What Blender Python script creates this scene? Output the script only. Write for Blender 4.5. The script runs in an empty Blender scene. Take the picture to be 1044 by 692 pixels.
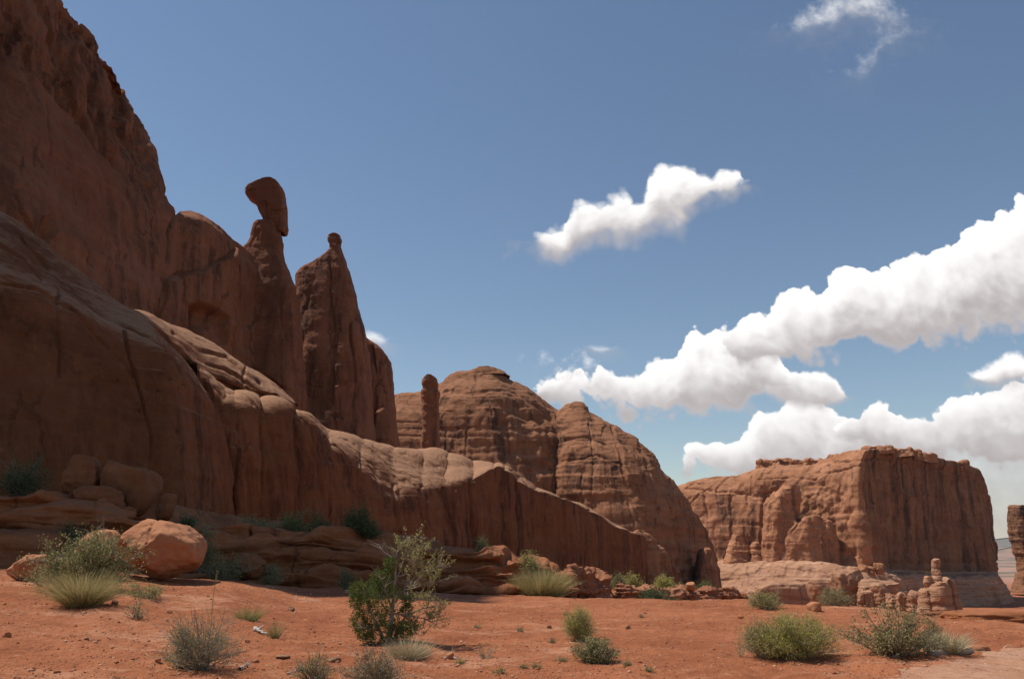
import bpy, math, random
import numpy as np
from mathutils import Vector

R = math.radians
SC = bpy.context.scene
COL = SC.collection
rng = np.random.default_rng(7)
random.seed(7)

# ------------------------------------------------------------------ camera
F = 820.0                      # focal length in pixels of the 1044 px wide photograph
PITCH = R(14.4)
EYE = 1.7
cam = bpy.data.objects.new('camera', bpy.data.cameras.new('camera'))
COL.objects.link(cam)
cam.location = (0, 0, EYE)
cam.rotation_euler = (R(90) + PITCH, 0, 0)
cam.data.sensor_fit = 'HORIZONTAL'
cam.data.sensor_width = 36
cam.data.lens = 36 * F / 1044
cam.data.clip_start = 0.1
cam.data.clip_end = 60000
SC.camera = cam

# ------------------------------------------------------------------ light
SUN_EL, SUN_AZ = R(62), R(-77)     # azimuth from +Y, clockwise: the sun is on the left, a little beyond the subject
SUN_DIR = Vector((math.sin(SUN_AZ) * math.cos(SUN_EL), math.cos(SUN_AZ) * math.cos(SUN_EL), math.sin(SUN_EL)))
sl = bpy.data.lights.new('sun', 'SUN')
sl.energy = 5.0
sl.angle = R(0.53)
sl.color = (1.0, 0.94, 0.85)
sun = bpy.data.objects.new('sun', sl)
COL.objects.link(sun)
sun.rotation_euler = (-SUN_DIR).to_track_quat('-Z', 'Y').to_euler()

SC.view_settings.view_transform = 'Standard'
SC.view_settings.look = 'None'
SC.view_settings.exposure = -0.06
SC.view_settings.gamma = 1.0
SC.view_settings.use_curve_mapping = False
SC.cycles.max_bounces = 6
SC.cycles.diffuse_bounces = 3
SC.cycles.transparent_max_bounces = 8
SC.cycles.use_denoising = True

SKY_STRENGTH = 0.100
CLOUD_WHITE = 1.12             # radiance of a sunlit cloud top
cP, sP = math.cos(PITCH), math.sin(PITCH)


def ab(px, py):
    """photo pixel -> direction slopes (x/y, z/y)"""
    u, v = (px - 522.0) / F, (346.0 - py) / F
    k = cP - v * sP
    return u / k, (sP + v * cP) / k


# --- tiny expression helper for node trees
class NT:
    def __init__(self, tree):
        self.t = tree
        self.n = tree.nodes
        self.l = tree.links

    def node(self, typ, **kw):
        nd = self.n.new(typ)
        for k, v in kw.items():
            setattr(nd, k, v)
        return nd

    def put(self, sock, val):
        if hasattr(val, 'default_value') or isinstance(val, bpy.types.NodeSocket):
            self.l.new(val, sock)
        else:
            sock.default_value = val

    def m(self, op, a, b=None, c=None, clamp=False):
        nd = self.node('ShaderNodeMath', operation=op, use_clamp=clamp)
        self.put(nd.inputs[0], a)
        if b is not None:
            self.put(nd.inputs[1], b)
        if c is not None:
            self.put(nd.inputs[2], c)
        return nd.outputs[0]

    def vm(self, op, a, b=None, scale=None):
        nd = self.node('ShaderNodeVectorMath', operation=op)
        self.put(nd.inputs[0], a)
        if b is not None:
            self.put(nd.inputs[1], b)
        if scale is not None:
            self.put(nd.inputs['Scale'], scale)
        return nd.outputs[0]

    def noise(self, vec, scale, detail=4, rough=0.55, dist=0.0, color=False):
        nd = self.node('ShaderNodeTexNoise')
        self.put(nd.inputs['Vector'], vec)
        nd.inputs['Scale'].default_value = scale
        nd.inputs['Detail'].default_value = detail
        nd.inputs['Roughness'].default_value = rough
        nd.inputs['Distortion'].default_value = dist
        return nd.outputs['Color' if color else 'Fac']

    def ramp(self, v, lo, hi, a=0.0, b=1.0, smooth=True):
        nd = self.node('ShaderNodeMapRange')
        nd.interpolation_type = 'SMOOTHSTEP' if smooth else 'LINEAR'
        self.put(nd.inputs[0], v)
        for i, x in enumerate((lo, hi, a, b)):
            self.put(nd.inputs[1 + i], x)
        return nd.outputs[0]

    def mix(self, f, a, b, blend='MIX'):
        nd = self.node('ShaderNodeMix', data_type='RGBA', blend_type=blend)
        self.put(nd.inputs[0], f)
        self.put(nd.inputs[6], a)
        self.put(nd.inputs[7], b)
        return nd.outputs[2]

    def xyz(self, v):
        nd = self.node('ShaderNodeSeparateXYZ')
        self.put(nd.inputs[0], v)
        return nd.outputs

    def comb(self, x, y, z):
        nd = self.node('ShaderNodeCombineXYZ')
        self.put(nd.inputs[0], x)
        self.put(nd.inputs[1], y)
        self.put(nd.inputs[2], z)
        return nd.outputs[0]


# ------------------------------------------------------------------ world: sky and cumulus clouds (by direction, at infinity)
world = bpy.data.worlds.new('World')
SC.world = world
world.use_nodes = True
wt = NT(world.node_tree)
world.node_tree.nodes.clear()
sky = wt.node('ShaderNodeTexSky', sky_type='NISHITA', sun_disc=False)
sky.sun_elevation = SUN_EL
sky.sun_rotation = SUN_AZ
sky.altitude = 1400
sky.air_density = 1.3
sky.dust_density = 0.3
sky.ozone_density = 0.7
tc = wt.node('ShaderNodeTexCoord')
dx, dy, dz = wt.xyz(tc.outputs['Generated'])
front = wt.m('GREATER_THAN', dy, 0.05)
dyc = wt.m('MAXIMUM', dy, 0.05)
A0 = wt.m('DIVIDE', dx, dyc)
B0 = wt.m('DIVIDE', dz, dyc)
P0 = wt.comb(A0, B0, 0.0)


def warp(vec, amp):
    n1 = wt.vm('SUBTRACT', wt.noise(vec, 11.0, 5, 0.58, color=True), (0.5, 0.5, 0.5))
    n2 = wt.vm('SUBTRACT', wt.noise(wt.vm('ADD', vec, (3.1, 1.7, 0.4)), 34.0, 5, 0.5, color=True), (0.5, 0.5, 0.5))
    w = wt.vm('ADD', wt.vm('SCALE', n1, scale=0.055 * amp), wt.vm('SCALE', n2, scale=(0.012 if amp < 1 else 0.026) * amp))
    return wt.vm('ADD', vec, w)


def billow(vec):
    out = None
    for s, a in ((16.0, 0.42), (36.0, 0.36), (78.0, 0.22)):
        v = wt.node('ShaderNodeTexVoronoi', feature='F1')
        wt.put(v.inputs['Vector'], vec)
        v.inputs['Scale'].default_value = s
        x = wt.m('MULTIPLY', wt.m('SUBTRACT', 0.55, v.outputs['Distance']), a)
        out = x if out is None else wt.m('ADD', out, x)
    return out


PW = warp(P0, 0.62)
PS = warp(P0, 1.25)
xw, yw, _ = wt.xyz(PW)
xs_, ys_, _ = wt.xyz(PS)
BIL = billow(PW)
BIL2 = billow(wt.vm('ADD', PW, (-0.012, 0.016, 0.0)))
RELIEF = wt.m('SUBTRACT', BIL, BIL2)
FINE = wt.noise(P0, 60.0, 6, 0.6)
LARGE = wt.noise(PW, 9.0, 4, 0.5)


def curve(x, pts):
    """float curve through (a, b) points; returns b at a"""
    a = [p[0] for p in pts]
    b = [p[1] for p in pts]
    a0, a1, b0, b1 = min(a), max(a), min(b) - 0.01, max(b) + 0.01
    nd = wt.node('ShaderNodeFloatCurve')
    c = nd.mapping.curves[0]
    q = sorted(((p[0] - a0) / (a1 - a0), (p[1] - b0) / (b1 - b0)) for p in pts)
    c.points[0].location = q[0]
    c.points[1].location = q[-1]
    for s in q[1:-1]:
        c.points.new(*s)
    for p in c.points:
        p.handle_type = 'AUTO_CLAMPED'
    nd.mapping.update()
    wt.put(nd.inputs['Value'], wt.m('DIVIDE', wt.m('SUBTRACT', x, a0), a1 - a0, clamp=True))
    return wt.m('MULTIPLY_ADD', nd.outputs[0], b1 - b0, b0), a0, a1


def cloud(top, bot, soft=0.0022, gain=0.034, wisp=False, base=0.45, dens=1.0):
    """a cloud between a top and a bottom outline (photo pixels); returns coverage and brightness"""
    x, y = (xs_, ys_) if wisp else (xw, yw)
    t, a0, a1 = curve(x, [ab(*p) for p in top])
    b, _, _ = curve(x, [ab(*p) for p in bot])
    thick = wt.m('SUBTRACT', t, b)
    dt = wt.m('SUBTRACT', t, y)
    db = wt.m('SUBTRACT', wt.m('MULTIPLY_ADD', B0, 0.6, wt.m('MULTIPLY', y, 0.4)), b)      # bases stay flatter than tops
    ends = wt.m('MULTIPLY', wt.m('MINIMUM', wt.m('SUBTRACT', x, a0), wt.m('SUBTRACT', a1, x)), 0.55)
    d = wt.m('MINIMUM', wt.m('MINIMUM', dt, wt.m('MULTIPLY', db, 0.75)), ends)
    d2 = wt.m('MULTIPLY_ADD', BIL, gain * 1.6, wt.m('SUBTRACT', d, gain * 0.12))
    if wisp:
        d2 = wt.m('MULTIPLY_ADD', wt.m('SUBTRACT', FINE, 0.5), 0.075, d2)
    else:
        d2 = wt.m('MULTIPLY_ADD', wt.m('SUBTRACT', FINE, 0.5), 0.007, d2)
    h = wt.m('DIVIDE', db, wt.m('MAXIMUM', thick, 0.012), clamp=True)
    sf = wt.m('MULTIPLY', wt.ramp(h, 0.0, 0.45, 3.2, 1.0), soft)      # flat bases are softer than the billowing tops
    cov = wt.m('MULTIPLY', wt.ramp(d2, wt.m('MULTIPLY', sf, -1.0), wt.m('MULTIPLY', sf, 1.4 if not wisp else 4.0)), dens)
    lit = wt.m('ADD', wt.m('MULTIPLY_ADD', RELIEF, 0.45, h), wt.m('MULTIPLY', wt.m('SUBTRACT', LARGE, 0.5), 0.2))
    bright = wt.ramp(lit, 0.05, base + 0.3)
    edge = wt.ramp(d2, 0.0, 0.012, 0.12, 0.0)       # thin rims let the light through
    return cov, wt.m('ADD', bright, edge, clamp=True)


clouds = [
    cloud([(840, 470), (880, 452), (920, 446), (980, 440), (1044, 432), (1120, 425), (1250, 440)],
          [(840, 476), (880, 505), (920, 535), (980, 566), (1044, 570), (1120, 570), (1250, 560)], base=1.5, dens=0.66, soft=0.012, gain=0.02),
    cloud([(664, 478), (680, 470), (697, 459), (715, 449), (735, 450), (760, 439), (780, 419), (800, 410), (830, 406), (860, 416), (890, 421)],
          [(664, 479), (690, 481), (715, 486), (740, 489), (800, 492), (850, 488), (890, 470)], base=0.75),
    cloud([(850, 436), (868, 418), (890, 407), (915, 417), (935, 419), (960, 410), (985, 403), (1010, 399), (1044, 386), (1090, 372), (1250, 380)],
          [(850, 444), (890, 462), (930, 474), (985, 470), (1044, 474), (1110, 470), (1250, 440)], base=0.8),
    cloud([(996, 381), (1015, 367), (1030, 360), (1050, 363), (1090, 372)], [(996, 387), (1015, 393), (1040, 391), (1065, 388), (1090, 380)],
          gain=0.012, soft=0.004),
    cloud([(776, 392), (795, 378), (815, 375), (840, 380), (855, 392), (868, 402)], [(776, 400), (800, 411), (830, 414), (855, 410), (868, 404)],
          gain=0.012, base=0.7),
    cloud([(545, 396), (560, 385), (575, 378), (600, 375), (620, 366), (640, 374), (662, 368), (685, 360), (698, 340), (720, 337), (740, 332), (770, 340),
           (790, 362), (812, 388)],
          [(545, 403), (570, 412), (600, 419), (650, 422), (690, 426), (725, 422), (760, 416), (790, 407), (812, 394)], base=0.55),
    cloud([(728, 352), (740, 330), (760, 324), (785, 320), (808, 297), (835, 296), (858, 270), (885, 272), (905, 268), (930, 258), (955, 252), (980, 234),
           (1010, 218), (1044, 196), (1100, 168), (1180, 150), (1300, 160)],
          [(728, 362), (760, 373), (800, 371), (830, 366), (880, 358), (920, 352), (960, 345), (1000, 341), (1044, 336), (1100, 331), (1180, 325), (1300, 300)],
          base=0.55),
    cloud([(536, 242), (552, 230), (570, 231), (580, 215), (590, 205), (610, 202), (635, 195), (650, 201), (665, 180), (690, 166), (705, 173),
           (718, 182), (735, 175), (746, 174), (756, 186)],
          [(536, 247), (560, 260), (575, 264), (590, 253), (610, 246), (640, 243), (665, 237), (690, 237), (705, 225), (718, 208), (735, 205), (748, 203), (756, 190)],
          soft=0.005, gain=0.022, base=0.5),
    cloud([(806, 22), (825, 8), (840, 0), (870, -9), (900, -9), (916, 4), (926, 14)],
          [(806, 32), (825, 40), (850, 36), (870, 30), (890, 31), (908, 36), (926, 20)], soft=0.014, gain=0.01, wisp=True, dens=0.72),
    cloud([(866, 72), (880, 58), (892, 40), (902, 30), (924, 30)], [(866, 82), (884, 88), (896, 76), (908, 54), (924, 40)],
          soft=0.014, gain=0.008, wisp=True, dens=0.33),
    cloud([(364, 338), (374, 334), (392, 344)], [(364, 346), (376, 354), (392, 352)], soft=0.006, gain=0.004, dens=0.75),
    cloud([(600, 352), (612, 349), (626, 353)], [(600, 356), (612, 360), (626, 357)], soft=0.005, gain=0.002, dens=0.5),
    cloud([(544, 368), (556, 361), (566, 368)], [(544, 374), (556, 374), (566, 372)], soft=0.008, gain=0.003, wisp=True, dens=0.5),
    cloud([(560, 382), (580, 366), (600, 360), (612, 372)], [(560, 390), (580, 388), (600, 384), (612, 380)], soft=0.008, gain=0.006, wisp=True, dens=0.7),
]
K = 1.0 / SKY_STRENGTH
white = wt.node('ShaderNodeRGB')
white.outputs[0].default_value = (CLOUD_WHITE * K, CLOUD_WHITE * 0.985 * K, CLOUD_WHITE * 0.97 * K, 1)
grey = wt.node('ShaderNodeRGB')
grey.outputs[0].default_value = (0.50 * K, 0.455 * K, 0.455 * K, 1)
cur = sky.outputs[0]
for cov, br in clouds:
    cc = wt.mix(br, grey.outputs[0], white.outputs[0])
    cur = wt.mix(wt.m('MULTIPLY', cov, front), cur, cc)
bg = wt.node('ShaderNodeBackground')
wt.put(bg.inputs[0], cur)
bg.inputs[1].default_value = SKY_STRENGTH
wo = wt.node('ShaderNodeOutputWorld')
wt.l.new(bg.outputs[0], wo.inputs[0])
world.cycles.sampling_method = 'MANUAL'
world.cycles.sample_map_resolution = 512

# ------------------------------------------------------------------ noise (numpy gradient noise)
_perm = np.random.default_rng(3).permutation(256)
_perm = np.concatenate([_perm, _perm, _perm]).astype(np.int32)
_g = np.random.default_rng(5).normal(size=(256, 3))
_g = (_g / np.linalg.norm(_g, axis=1)[:, None]).astype(np.float32)


def noise(p):
    p = np.asarray(p, np.float32)
    i = np.floor(p).astype(np.int32)
    f = p - i
    i &= 255
    u = f * f * f * (f * (f * 6 - 15) + 10)
    out = np.zeros(len(p), np.float32)
    for a in (0, 1):
        wx = u[:, 0] if a else 1 - u[:, 0]
        pa = _perm[i[:, 0] + a]
        for b in (0, 1):
            wy = u[:, 1] if b else 1 - u[:, 1]
            pb = _perm[pa + i[:, 1] + b]
            for c in (0, 1):
                wz = u[:, 2] if c else 1 - u[:, 2]
                g = _g[_perm[pb + i[:, 2] + c] & 255]
                d = g[:, 0] * (f[:, 0] - a) + g[:, 1] * (f[:, 1] - b) + g[:, 2] * (f[:, 2] - c)
                out += wx * wy * wz * d
    return out * 1.6


def fbm(p, s, octv=4, rough=0.5):
    if np.isscalar(s):
        s = (s, s, s)
    q = np.asarray(p, np.float32) * np.asarray(s, np.float32)
    out = np.zeros(len(q), np.float32)
    a = 1.0
    for k in range(octv):
        out += a * noise(q + 17.3 * k)
        q = q * 2.03
        a *= rough
    return out


def ridge(p, s, octv=3):
    if np.isscalar(s):
        s = (s, s, s)
    q = np.asarray(p, np.float32) * np.asarray(s, np.float32)
    out = np.zeros(len(q), np.float32)
    a = 1.0
    for k in range(octv):
        out += a * (1 - np.abs(noise(q + 9.1 * k)) * 2)
        q = q * 2.1
        a *= 0.5
    return out


def sst(x, a, b):
    t = np.clip((x - a) / (b - a), 0, 1)
    return t * t * (3 - 2 * t)


# ------------------------------------------------------------------ photograph geometry
def P(px, py, Y):
    """the point at distance Y (metres ahead) seen at photo pixel px, py"""
    a, b = ab(px, py)
    return np.array((a * Y, Y, EYE + b * Y))


def proj(p):
    y = p[:, 1] * cP + (p[:, 2] - EYE) * sP
    z = -p[:, 1] * sP + (p[:, 2] - EYE) * cP
    y = np.maximum(y, 0.1)
    return 522 + F * p[:, 0] / y, 346 - F * z / y


# ------------------------------------------------------------------ mesh building
def set_props(o, label=None, cat=None, group=None, kind=None):
    for k, v in (('label', label), ('category', cat), ('group', group), ('kind', kind)):
        if v:
            o[k] = v
    return o


class MB:
    def __init__(self):
        self.v, self.f, self.n = [], {3: [], 4: []}, 0

    def add(self, v, f):
        v = np.asarray(v, np.float32).reshape(-1, 3)
        f = np.asarray(f, np.int32)
        if len(f):
            self.f[f.shape[1]].append(f + self.n)
        self.v.append(v)
        self.n += len(v)

    def grid(self, g, close=False):
        nu, nv = g.shape[:2]
        idx = np.arange(nu * nv).reshape(nu, nv)
        if close:
            idx = np.vstack([idx, idx[:1]])
        q = np.stack([idx[:-1, :-1], idx[1:, :-1], idx[1:, 1:], idx[:-1, 1:]], -1).reshape(-1, 4)
        self.add(g.reshape(-1, 3), q)

    def mesh(self, name, mat, smooth=True, origin=None):
        v = np.concatenate(self.v)
        if origin is not None:
            v = v - np.asarray(origin, np.float32)
        t = np.concatenate(self.f[3]) if self.f[3] else np.zeros((0, 3), np.int32)
        q = np.concatenate(self.f[4]) if self.f[4] else np.zeros((0, 4), np.int32)
        me = bpy.data.meshes.new(name)
        me.vertices.add(len(v))
        me.vertices.foreach_set('co', v.astype(np.float32).ravel())
        loops = np.concatenate([t.ravel(), q.ravel()])
        me.loops.add(len(loops))
        me.loops.foreach_set('vertex_index', loops)
        st = np.concatenate([np.arange(len(t)) * 3, len(t) * 3 + np.arange(len(q)) * 4])
        me.polygons.add(len(st))
        me.polygons.foreach_set('loop_start', st.astype(np.int32))
        me.polygons.foreach_set('use_smooth', np.full(len(st), smooth))
        me.update(calc_edges=True)
        me.validate()
        if mat:
            me.materials.append(mat)
        return me

    def build(self, name, mat, parent=None, smooth=True, origin=None):
        o = bpy.data.objects.new(name, self.mesh(name, mat, smooth, origin))
        COL.objects.link(o)
        if parent is not None:
            o.parent = parent
        elif origin is not None:
            o.location = tuple(float(x) for x in origin)
        return o


def thing(name, loc, label, cat, group=None):
    o = bpy.data.objects.new(name, None)
    o.empty_display_size = 0.2
    COL.objects.link(o)
    o.location = tuple(float(x) for x in loc)
    return set_props(o, label, cat, group)


def hermite(c, n):
    """monotone-ish cubic through rows of c (axis 0), n samples"""
    m = len(c)
    d = np.diff(c, axis=0)
    t = np.zeros_like(c)
    if m > 2:
        a, b = d[:-1], d[1:]
        w = np.where(a * b > 0, 2 * a * b / np.where(np.abs(a + b) < 1e-9, 1, a + b), 0)
        cr = 0.5 * (a + b)
        t[1:-1] = 0.6 * w + 0.4 * cr * (a * b > 0)
    t[0], t[-1] = d[0], d[-1]
    x = np.linspace(0, m - 1, n)
    i = np.minimum(x.astype(int), m - 2)
    f = (x - i).reshape((-1,) + (1,) * (c.ndim - 1))
    h00, h10 = 2 * f**3 - 3 * f**2 + 1, f**3 - 2 * f**2 + f
    h01, h11 = -2 * f**3 + 3 * f**2, f**3 - f**2
    return h00 * c[i] + h10 * t[i] + h01 * c[i + 1] + h11 * t[i + 1]


def patch(ctrl, nu, nv):
    c = np.array(ctrl, float)
    return hermite(hermite(c, nu).swapaxes(0, 1), nv).swapaxes(0, 1)


def normals(g, close=False):
    if close:
        e = np.concatenate([g[-1:], g, g[:1]])
        du = e[2:] - e[:-2]
    else:
        du = np.gradient(g, axis=0)
    dv = np.gradient(g, axis=1)
    n = np.cross(du, dv)
    ln = np.linalg.norm(n, axis=-1, keepdims=True)
    return n / np.maximum(ln, 1e-9)


def crack(X, Y, pts, w):
    """1 on the polyline (photo pixels), falling to 0 at w pixels"""
    pts = np.array(pts, float)
    best = np.full(X.shape, 1e9)
    for a, b in zip(pts[:-1], pts[1:]):
        d = b - a
        t = np.clip(((X - a[0]) * d[0] + (Y - a[1]) * d[1]) / max(d @ d, 1e-9), 0, 1)
        best = np.minimum(best, np.hypot(X - a[0] - t * d[0], Y - a[1] - t * d[1]))
    return sst(-best, -w, 0)


def inside(X, Y, poly, soft):
    """soft mask of a polygon in photo pixels"""
    poly = np.array(poly, float)
    c = np.zeros(X.shape, bool)
    for (x0, y0), (x1, y1) in zip(poly, np.roll(poly, -1, 0)):
        k = ((y0 > Y) != (y1 > Y)) & (X < (x1 - x0) * (Y - y0) / (y1 - y0 + 1e-12) + x0)
        c ^= k
    e = crack(X, Y, np.vstack([poly, poly[:1]]), soft)
    return np.where(c, 1 - 0.5 * e, 0.5 * e)


_bed = np.random.default_rng(12).uniform(-1, 1, 512)


def beds(q, freq):
    """sharp-edged bedding: every layer stands out or back by its own amount, patchily"""
    zz = q[:, 2] * freq + 0.5 * fbm(q, 0.03, 3)
    i = np.floor(zz).astype(int)
    f = zz - i
    a, b = _bed[i % 512], _bed[(i + 1) % 512]
    t = sst(f, 0.78, 1.0)
    patch_ = np.clip(0.55 + 1.3 * fbm(q + 33, (0.045, 0.045, freq * 0.25), 3), 0, 1.3)
    return (a + (b - a) * t) * patch_ * 0.9


def rockify(g, lump=(0.02, 2.0), flute=(0.12, 0.5), strata=(0.35, 0.3), rough=(0.5, 0.25), carve=None, close=False, seed=0.0, blocky=0.0):
    """displace a grid of a rock face along its normals: lumps, vertical flutes, bedding, roughness, carved shapes"""
    n = normals(g, close)
    s = g.shape
    p = g.reshape(-1, 3)
    q = (p + seed).astype(np.float32)
    steep = np.clip(1.15 - np.abs(n[..., 2].ravel()), 0, 1)
    d = lump[1] * fbm(q, lump[0], 3)
    wob = 2.0 * fbm(q, 0.05, 2)
    qq = q + np.stack([wob, wob, 0 * wob], 1)
    fl = fbm(qq, (flute[0], flute[0], flute[0] * 0.09), 4, 0.55)
    d -= flute[1] * steep * (np.clip(1 - np.abs(fl) * 3.2, 0, 1)**1.5 - 0.35 * fl)
    qs = q.copy()
    qs[:, 2] += 1.2 * fbm(q, 0.02, 2)
    st = fbm(qs, (0.03 * strata[0] * 2, 0.03 * strata[0] * 2, strata[0]), 4, 0.6)
    d += strata[1] * (0.3 + 0.7 * steep) * (np.tanh(st * 4) * 0.35 + st * 0.4)
    d += strata[1] * steep * beds(qs, strata[0] * 2.2)
    d += rough[1] * fbm(q, rough[0], 4, 0.55)
    if blocky:
        b = noise(np.stack([q[:, 0] * 0.21, q[:, 1] * 0.21, q[:, 2] * 0.09], 1))
        d += blocky * np.tanh(b * 9)
    if carve is not None:
        X, Y = proj(p)
        X = X + 1.6 * fbm(q, 0.16, 3)
        Y = Y + 1.6 * fbm(q + 50, 0.16, 3)
        dc = carve(X, Y, p)
        d += dc * np.where(dc < 0, np.clip(0.62 + 0.9 * fbm(q + 90, 0.12, 3), 0.1, 1.15), 1.0)
    return g + n * d.reshape(s[0], s[1], 1)


def spire_grid(rows, Y, hd, nu=150, nv=160, lean=0.0, sq=2.6, lin=True):
    """closed rock tower from its (py, left px, right px) outline at distance Y; hd = half depth (top, bottom)"""
    rows = np.array(rows, float)
    x = np.concatenate([[0], np.cumsum(np.abs(np.diff(rows[:, 0])) + 0.6 * np.abs(np.diff(rows[:, 1:], axis=0)).max(1) + 0.3)])
    xs = np.linspace(0, x[-1], nv)
    r = np.stack([np.interp(xs, x, rows[:, k]) for k in range(3)], 1)
    g = np.zeros((nu, nv, 3))
    th = np.linspace(0, 2 * np.pi, nu, endpoint=False)
    ct, st_ = np.cos(th), np.sin(th)
    ex = np.sign(ct) * np.abs(ct)**(2 / sq)
    ey = np.sign(st_) * np.abs(st_)**(2 / sq)
    for j, (py, l, rr) in enumerate(r):
        a = P(l, py, Y)
        b = P(rr, py, Y)
        f = j / (nv - 1)
        h = hd[0] + (hd[1] - hd[0]) * f
        c = (a + b) / 2
        w = (b[0] - a[0]) / 2
        g[:, j, 0] = c[0] + w * ex
        g[:, j, 1] = c[1] + lean * (1 - f) + min(h, w * 2.2 + 0.3 * h) * ey
        g[:, j, 2] = c[2]
    # close the top: shrink the first ring
    top = g[:, 0].mean(0)
    cap = np.stack([top + (g[:, 0] - top) * k + np.array((0, 0, z)) for k, z in ((0.02, 0.12), (0.5, 0.1), (0.85, 0.04))], 1)
    return np.concatenate([cap, g], 1)[::-1]


# ------------------------------------------------------------------ ground height
_PX = [-900, -300, 0, 100, 200, 350, 500, 620, 750, 860, 1000, 1044, 1400, 2200]
_YS = [-100, 0, 8, 12, 16, 20, 25, 30, 34, 40, 60, 100, 160, 300, 480, 1000, 2500, 5000, 9000, 20000]
_Z = [
    [0] * 14,
    [.05, .05, .05, .03, .02, 0, 0, 0, 0, 0, 0, 0, 0, 0],
    [.2, .15, .08, .05, .03, 0, 0, 0, 0, 0, 0, 0, 0, 0],
    [.6, .5, .3, .22, .12, .04, 0, 0, 0, 0, 0, 0, 0, 0],
    [1.1, .8, .6, .5, .3, .1, .03, 0, 0, 0, .02, .02, 0, 0],
    [1.4, 1.1, .82, .75, .5, .15, .03, 0, 0, 0, 0, -.1, -.5, -1],
    [1.6, 1.2, 1.0, 1.0, .75, .18, 0, -.03, 0, 0, -.5, -1, -2, -3],
    [1.6, 1.1, .85, .72, .5, .12, -.1, -.12, -.12, -.8, -1.8, -2.2, -3, -4],
    [1.6, 1.2, .9, .7, .4, .05, -.25, -.4, -.7, -1.6, -2.5, -3, -4, -6],
    [2, 1.6, 1.1, 1.0, .8, .4, -.3, -.8, -1.3, -2.4, -3.3, -3.8, -5, -7],
    [3, 3, 2.6, 2.6, 2.4, 1.4, 0, -2, -3.2, -4.5, -5.5, -6, -8, -10],
    [3, 3, 3, 2.5, 2.5, 2, 0, -4, -6.5, -7.5, -8.5, -9, -12, -14],
    [3, 3, 3, 2, 2, 2, -1, -6, -10, -11.5, -12.5, -13, -16, -20],
    [0, 0, 0, 0, -2, -5, -10, -14, -18, -21, -22, -22, -26, -30],
    [-10, -10, -10, -12, -16, -20, -26, -30, -31, -31.5, -32, -32, -32, -34],
    [-36] * 14, [-55] * 14, [-62] * 14, [-62] * 14, [-62] * 14]
_Z = np.array(_Z, float)
_U = np.array([ab(x, 560)[0] for x in _PX])


def ground_z(x, y, detail=True):
    x, y = np.asarray(x, float), np.asarray(y, float)
    u = x / np.maximum(y, 6.0)
    i = np.clip(np.searchsorted(_YS, y) - 1, 0, len(_YS) - 2)
    j = np.clip(np.searchsorted(_U, u) - 1, 0, len(_U) - 2)
    ys = np.array(_YS, float)
    fy = np.clip((y - ys[i]) / (ys[i + 1] - ys[i]), 0, 1)
    fu = np.clip((u - _U[j]) / (_U[j + 1] - _U[j]), 0, 1)
    fu = fu * fu * (3 - 2 * fu)
    z = (_Z[i, j] * (1 - fu) + _Z[i, j + 1] * fu) * (1 - fy) + (_Z[i + 1, j] * (1 - fu) + _Z[i + 1, j + 1] * fu) * fy
    if detail:
        p = np.stack([np.ravel(x), np.ravel(y), 0 * np.ravel(x)], 1)
        near = np.clip((90 - np.ravel(y)) / 60, 0, 1)
        d = 0.05 * fbm(p, 0.35, 3) + near * (0.026 * fbm(p, 1.5, 4, 0.6) + 0.02 * np.tanh(3 * fbm(p, 0.9, 3)) + 0.010 * fbm(p, 7.0, 2))
        d += 0.6 * fbm(p, 0.012, 4) * np.clip((np.ravel(y) - 60) / 200, 0, 4)
        z = z + d.reshape(z.shape)
    return z


def on_ground(px, py, y0=6.0, y1=70.0):
    """where the sight line through a photo pixel first meets the ground"""
    a, b = ab(px, py)
    ys = np.linspace(y0, y1, 3000)
    h = EYE + b * ys - ground_z(a * ys, ys)
    k = np.where(h <= 0)[0]
    y = ys[k[0]] if len(k) else ys[np.argmin(h)]
    return np.array((a * y, y, float(ground_z(np.array([a * y]), np.array([y]))[0])))


# ------------------------------------------------------------------ materials
def material(name, rough=0.92):
    m = bpy.data.materials.new(name)
    m.use_nodes = True
    m.node_tree.nodes.clear()
    t = NT(m.node_tree)
    bs = t.node('ShaderNodeBsdfPrincipled')
    bs.inputs['Roughness'].default_value = rough
    bs.inputs['Specular IOR Level'].default_value = 0.15
    out = t.node('ShaderNodeOutputMaterial')
    t.l.new(bs.outputs[0], out.inputs[0])
    geo = t.node('ShaderNodeNewGeometry')
    return m, t, bs, geo


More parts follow.
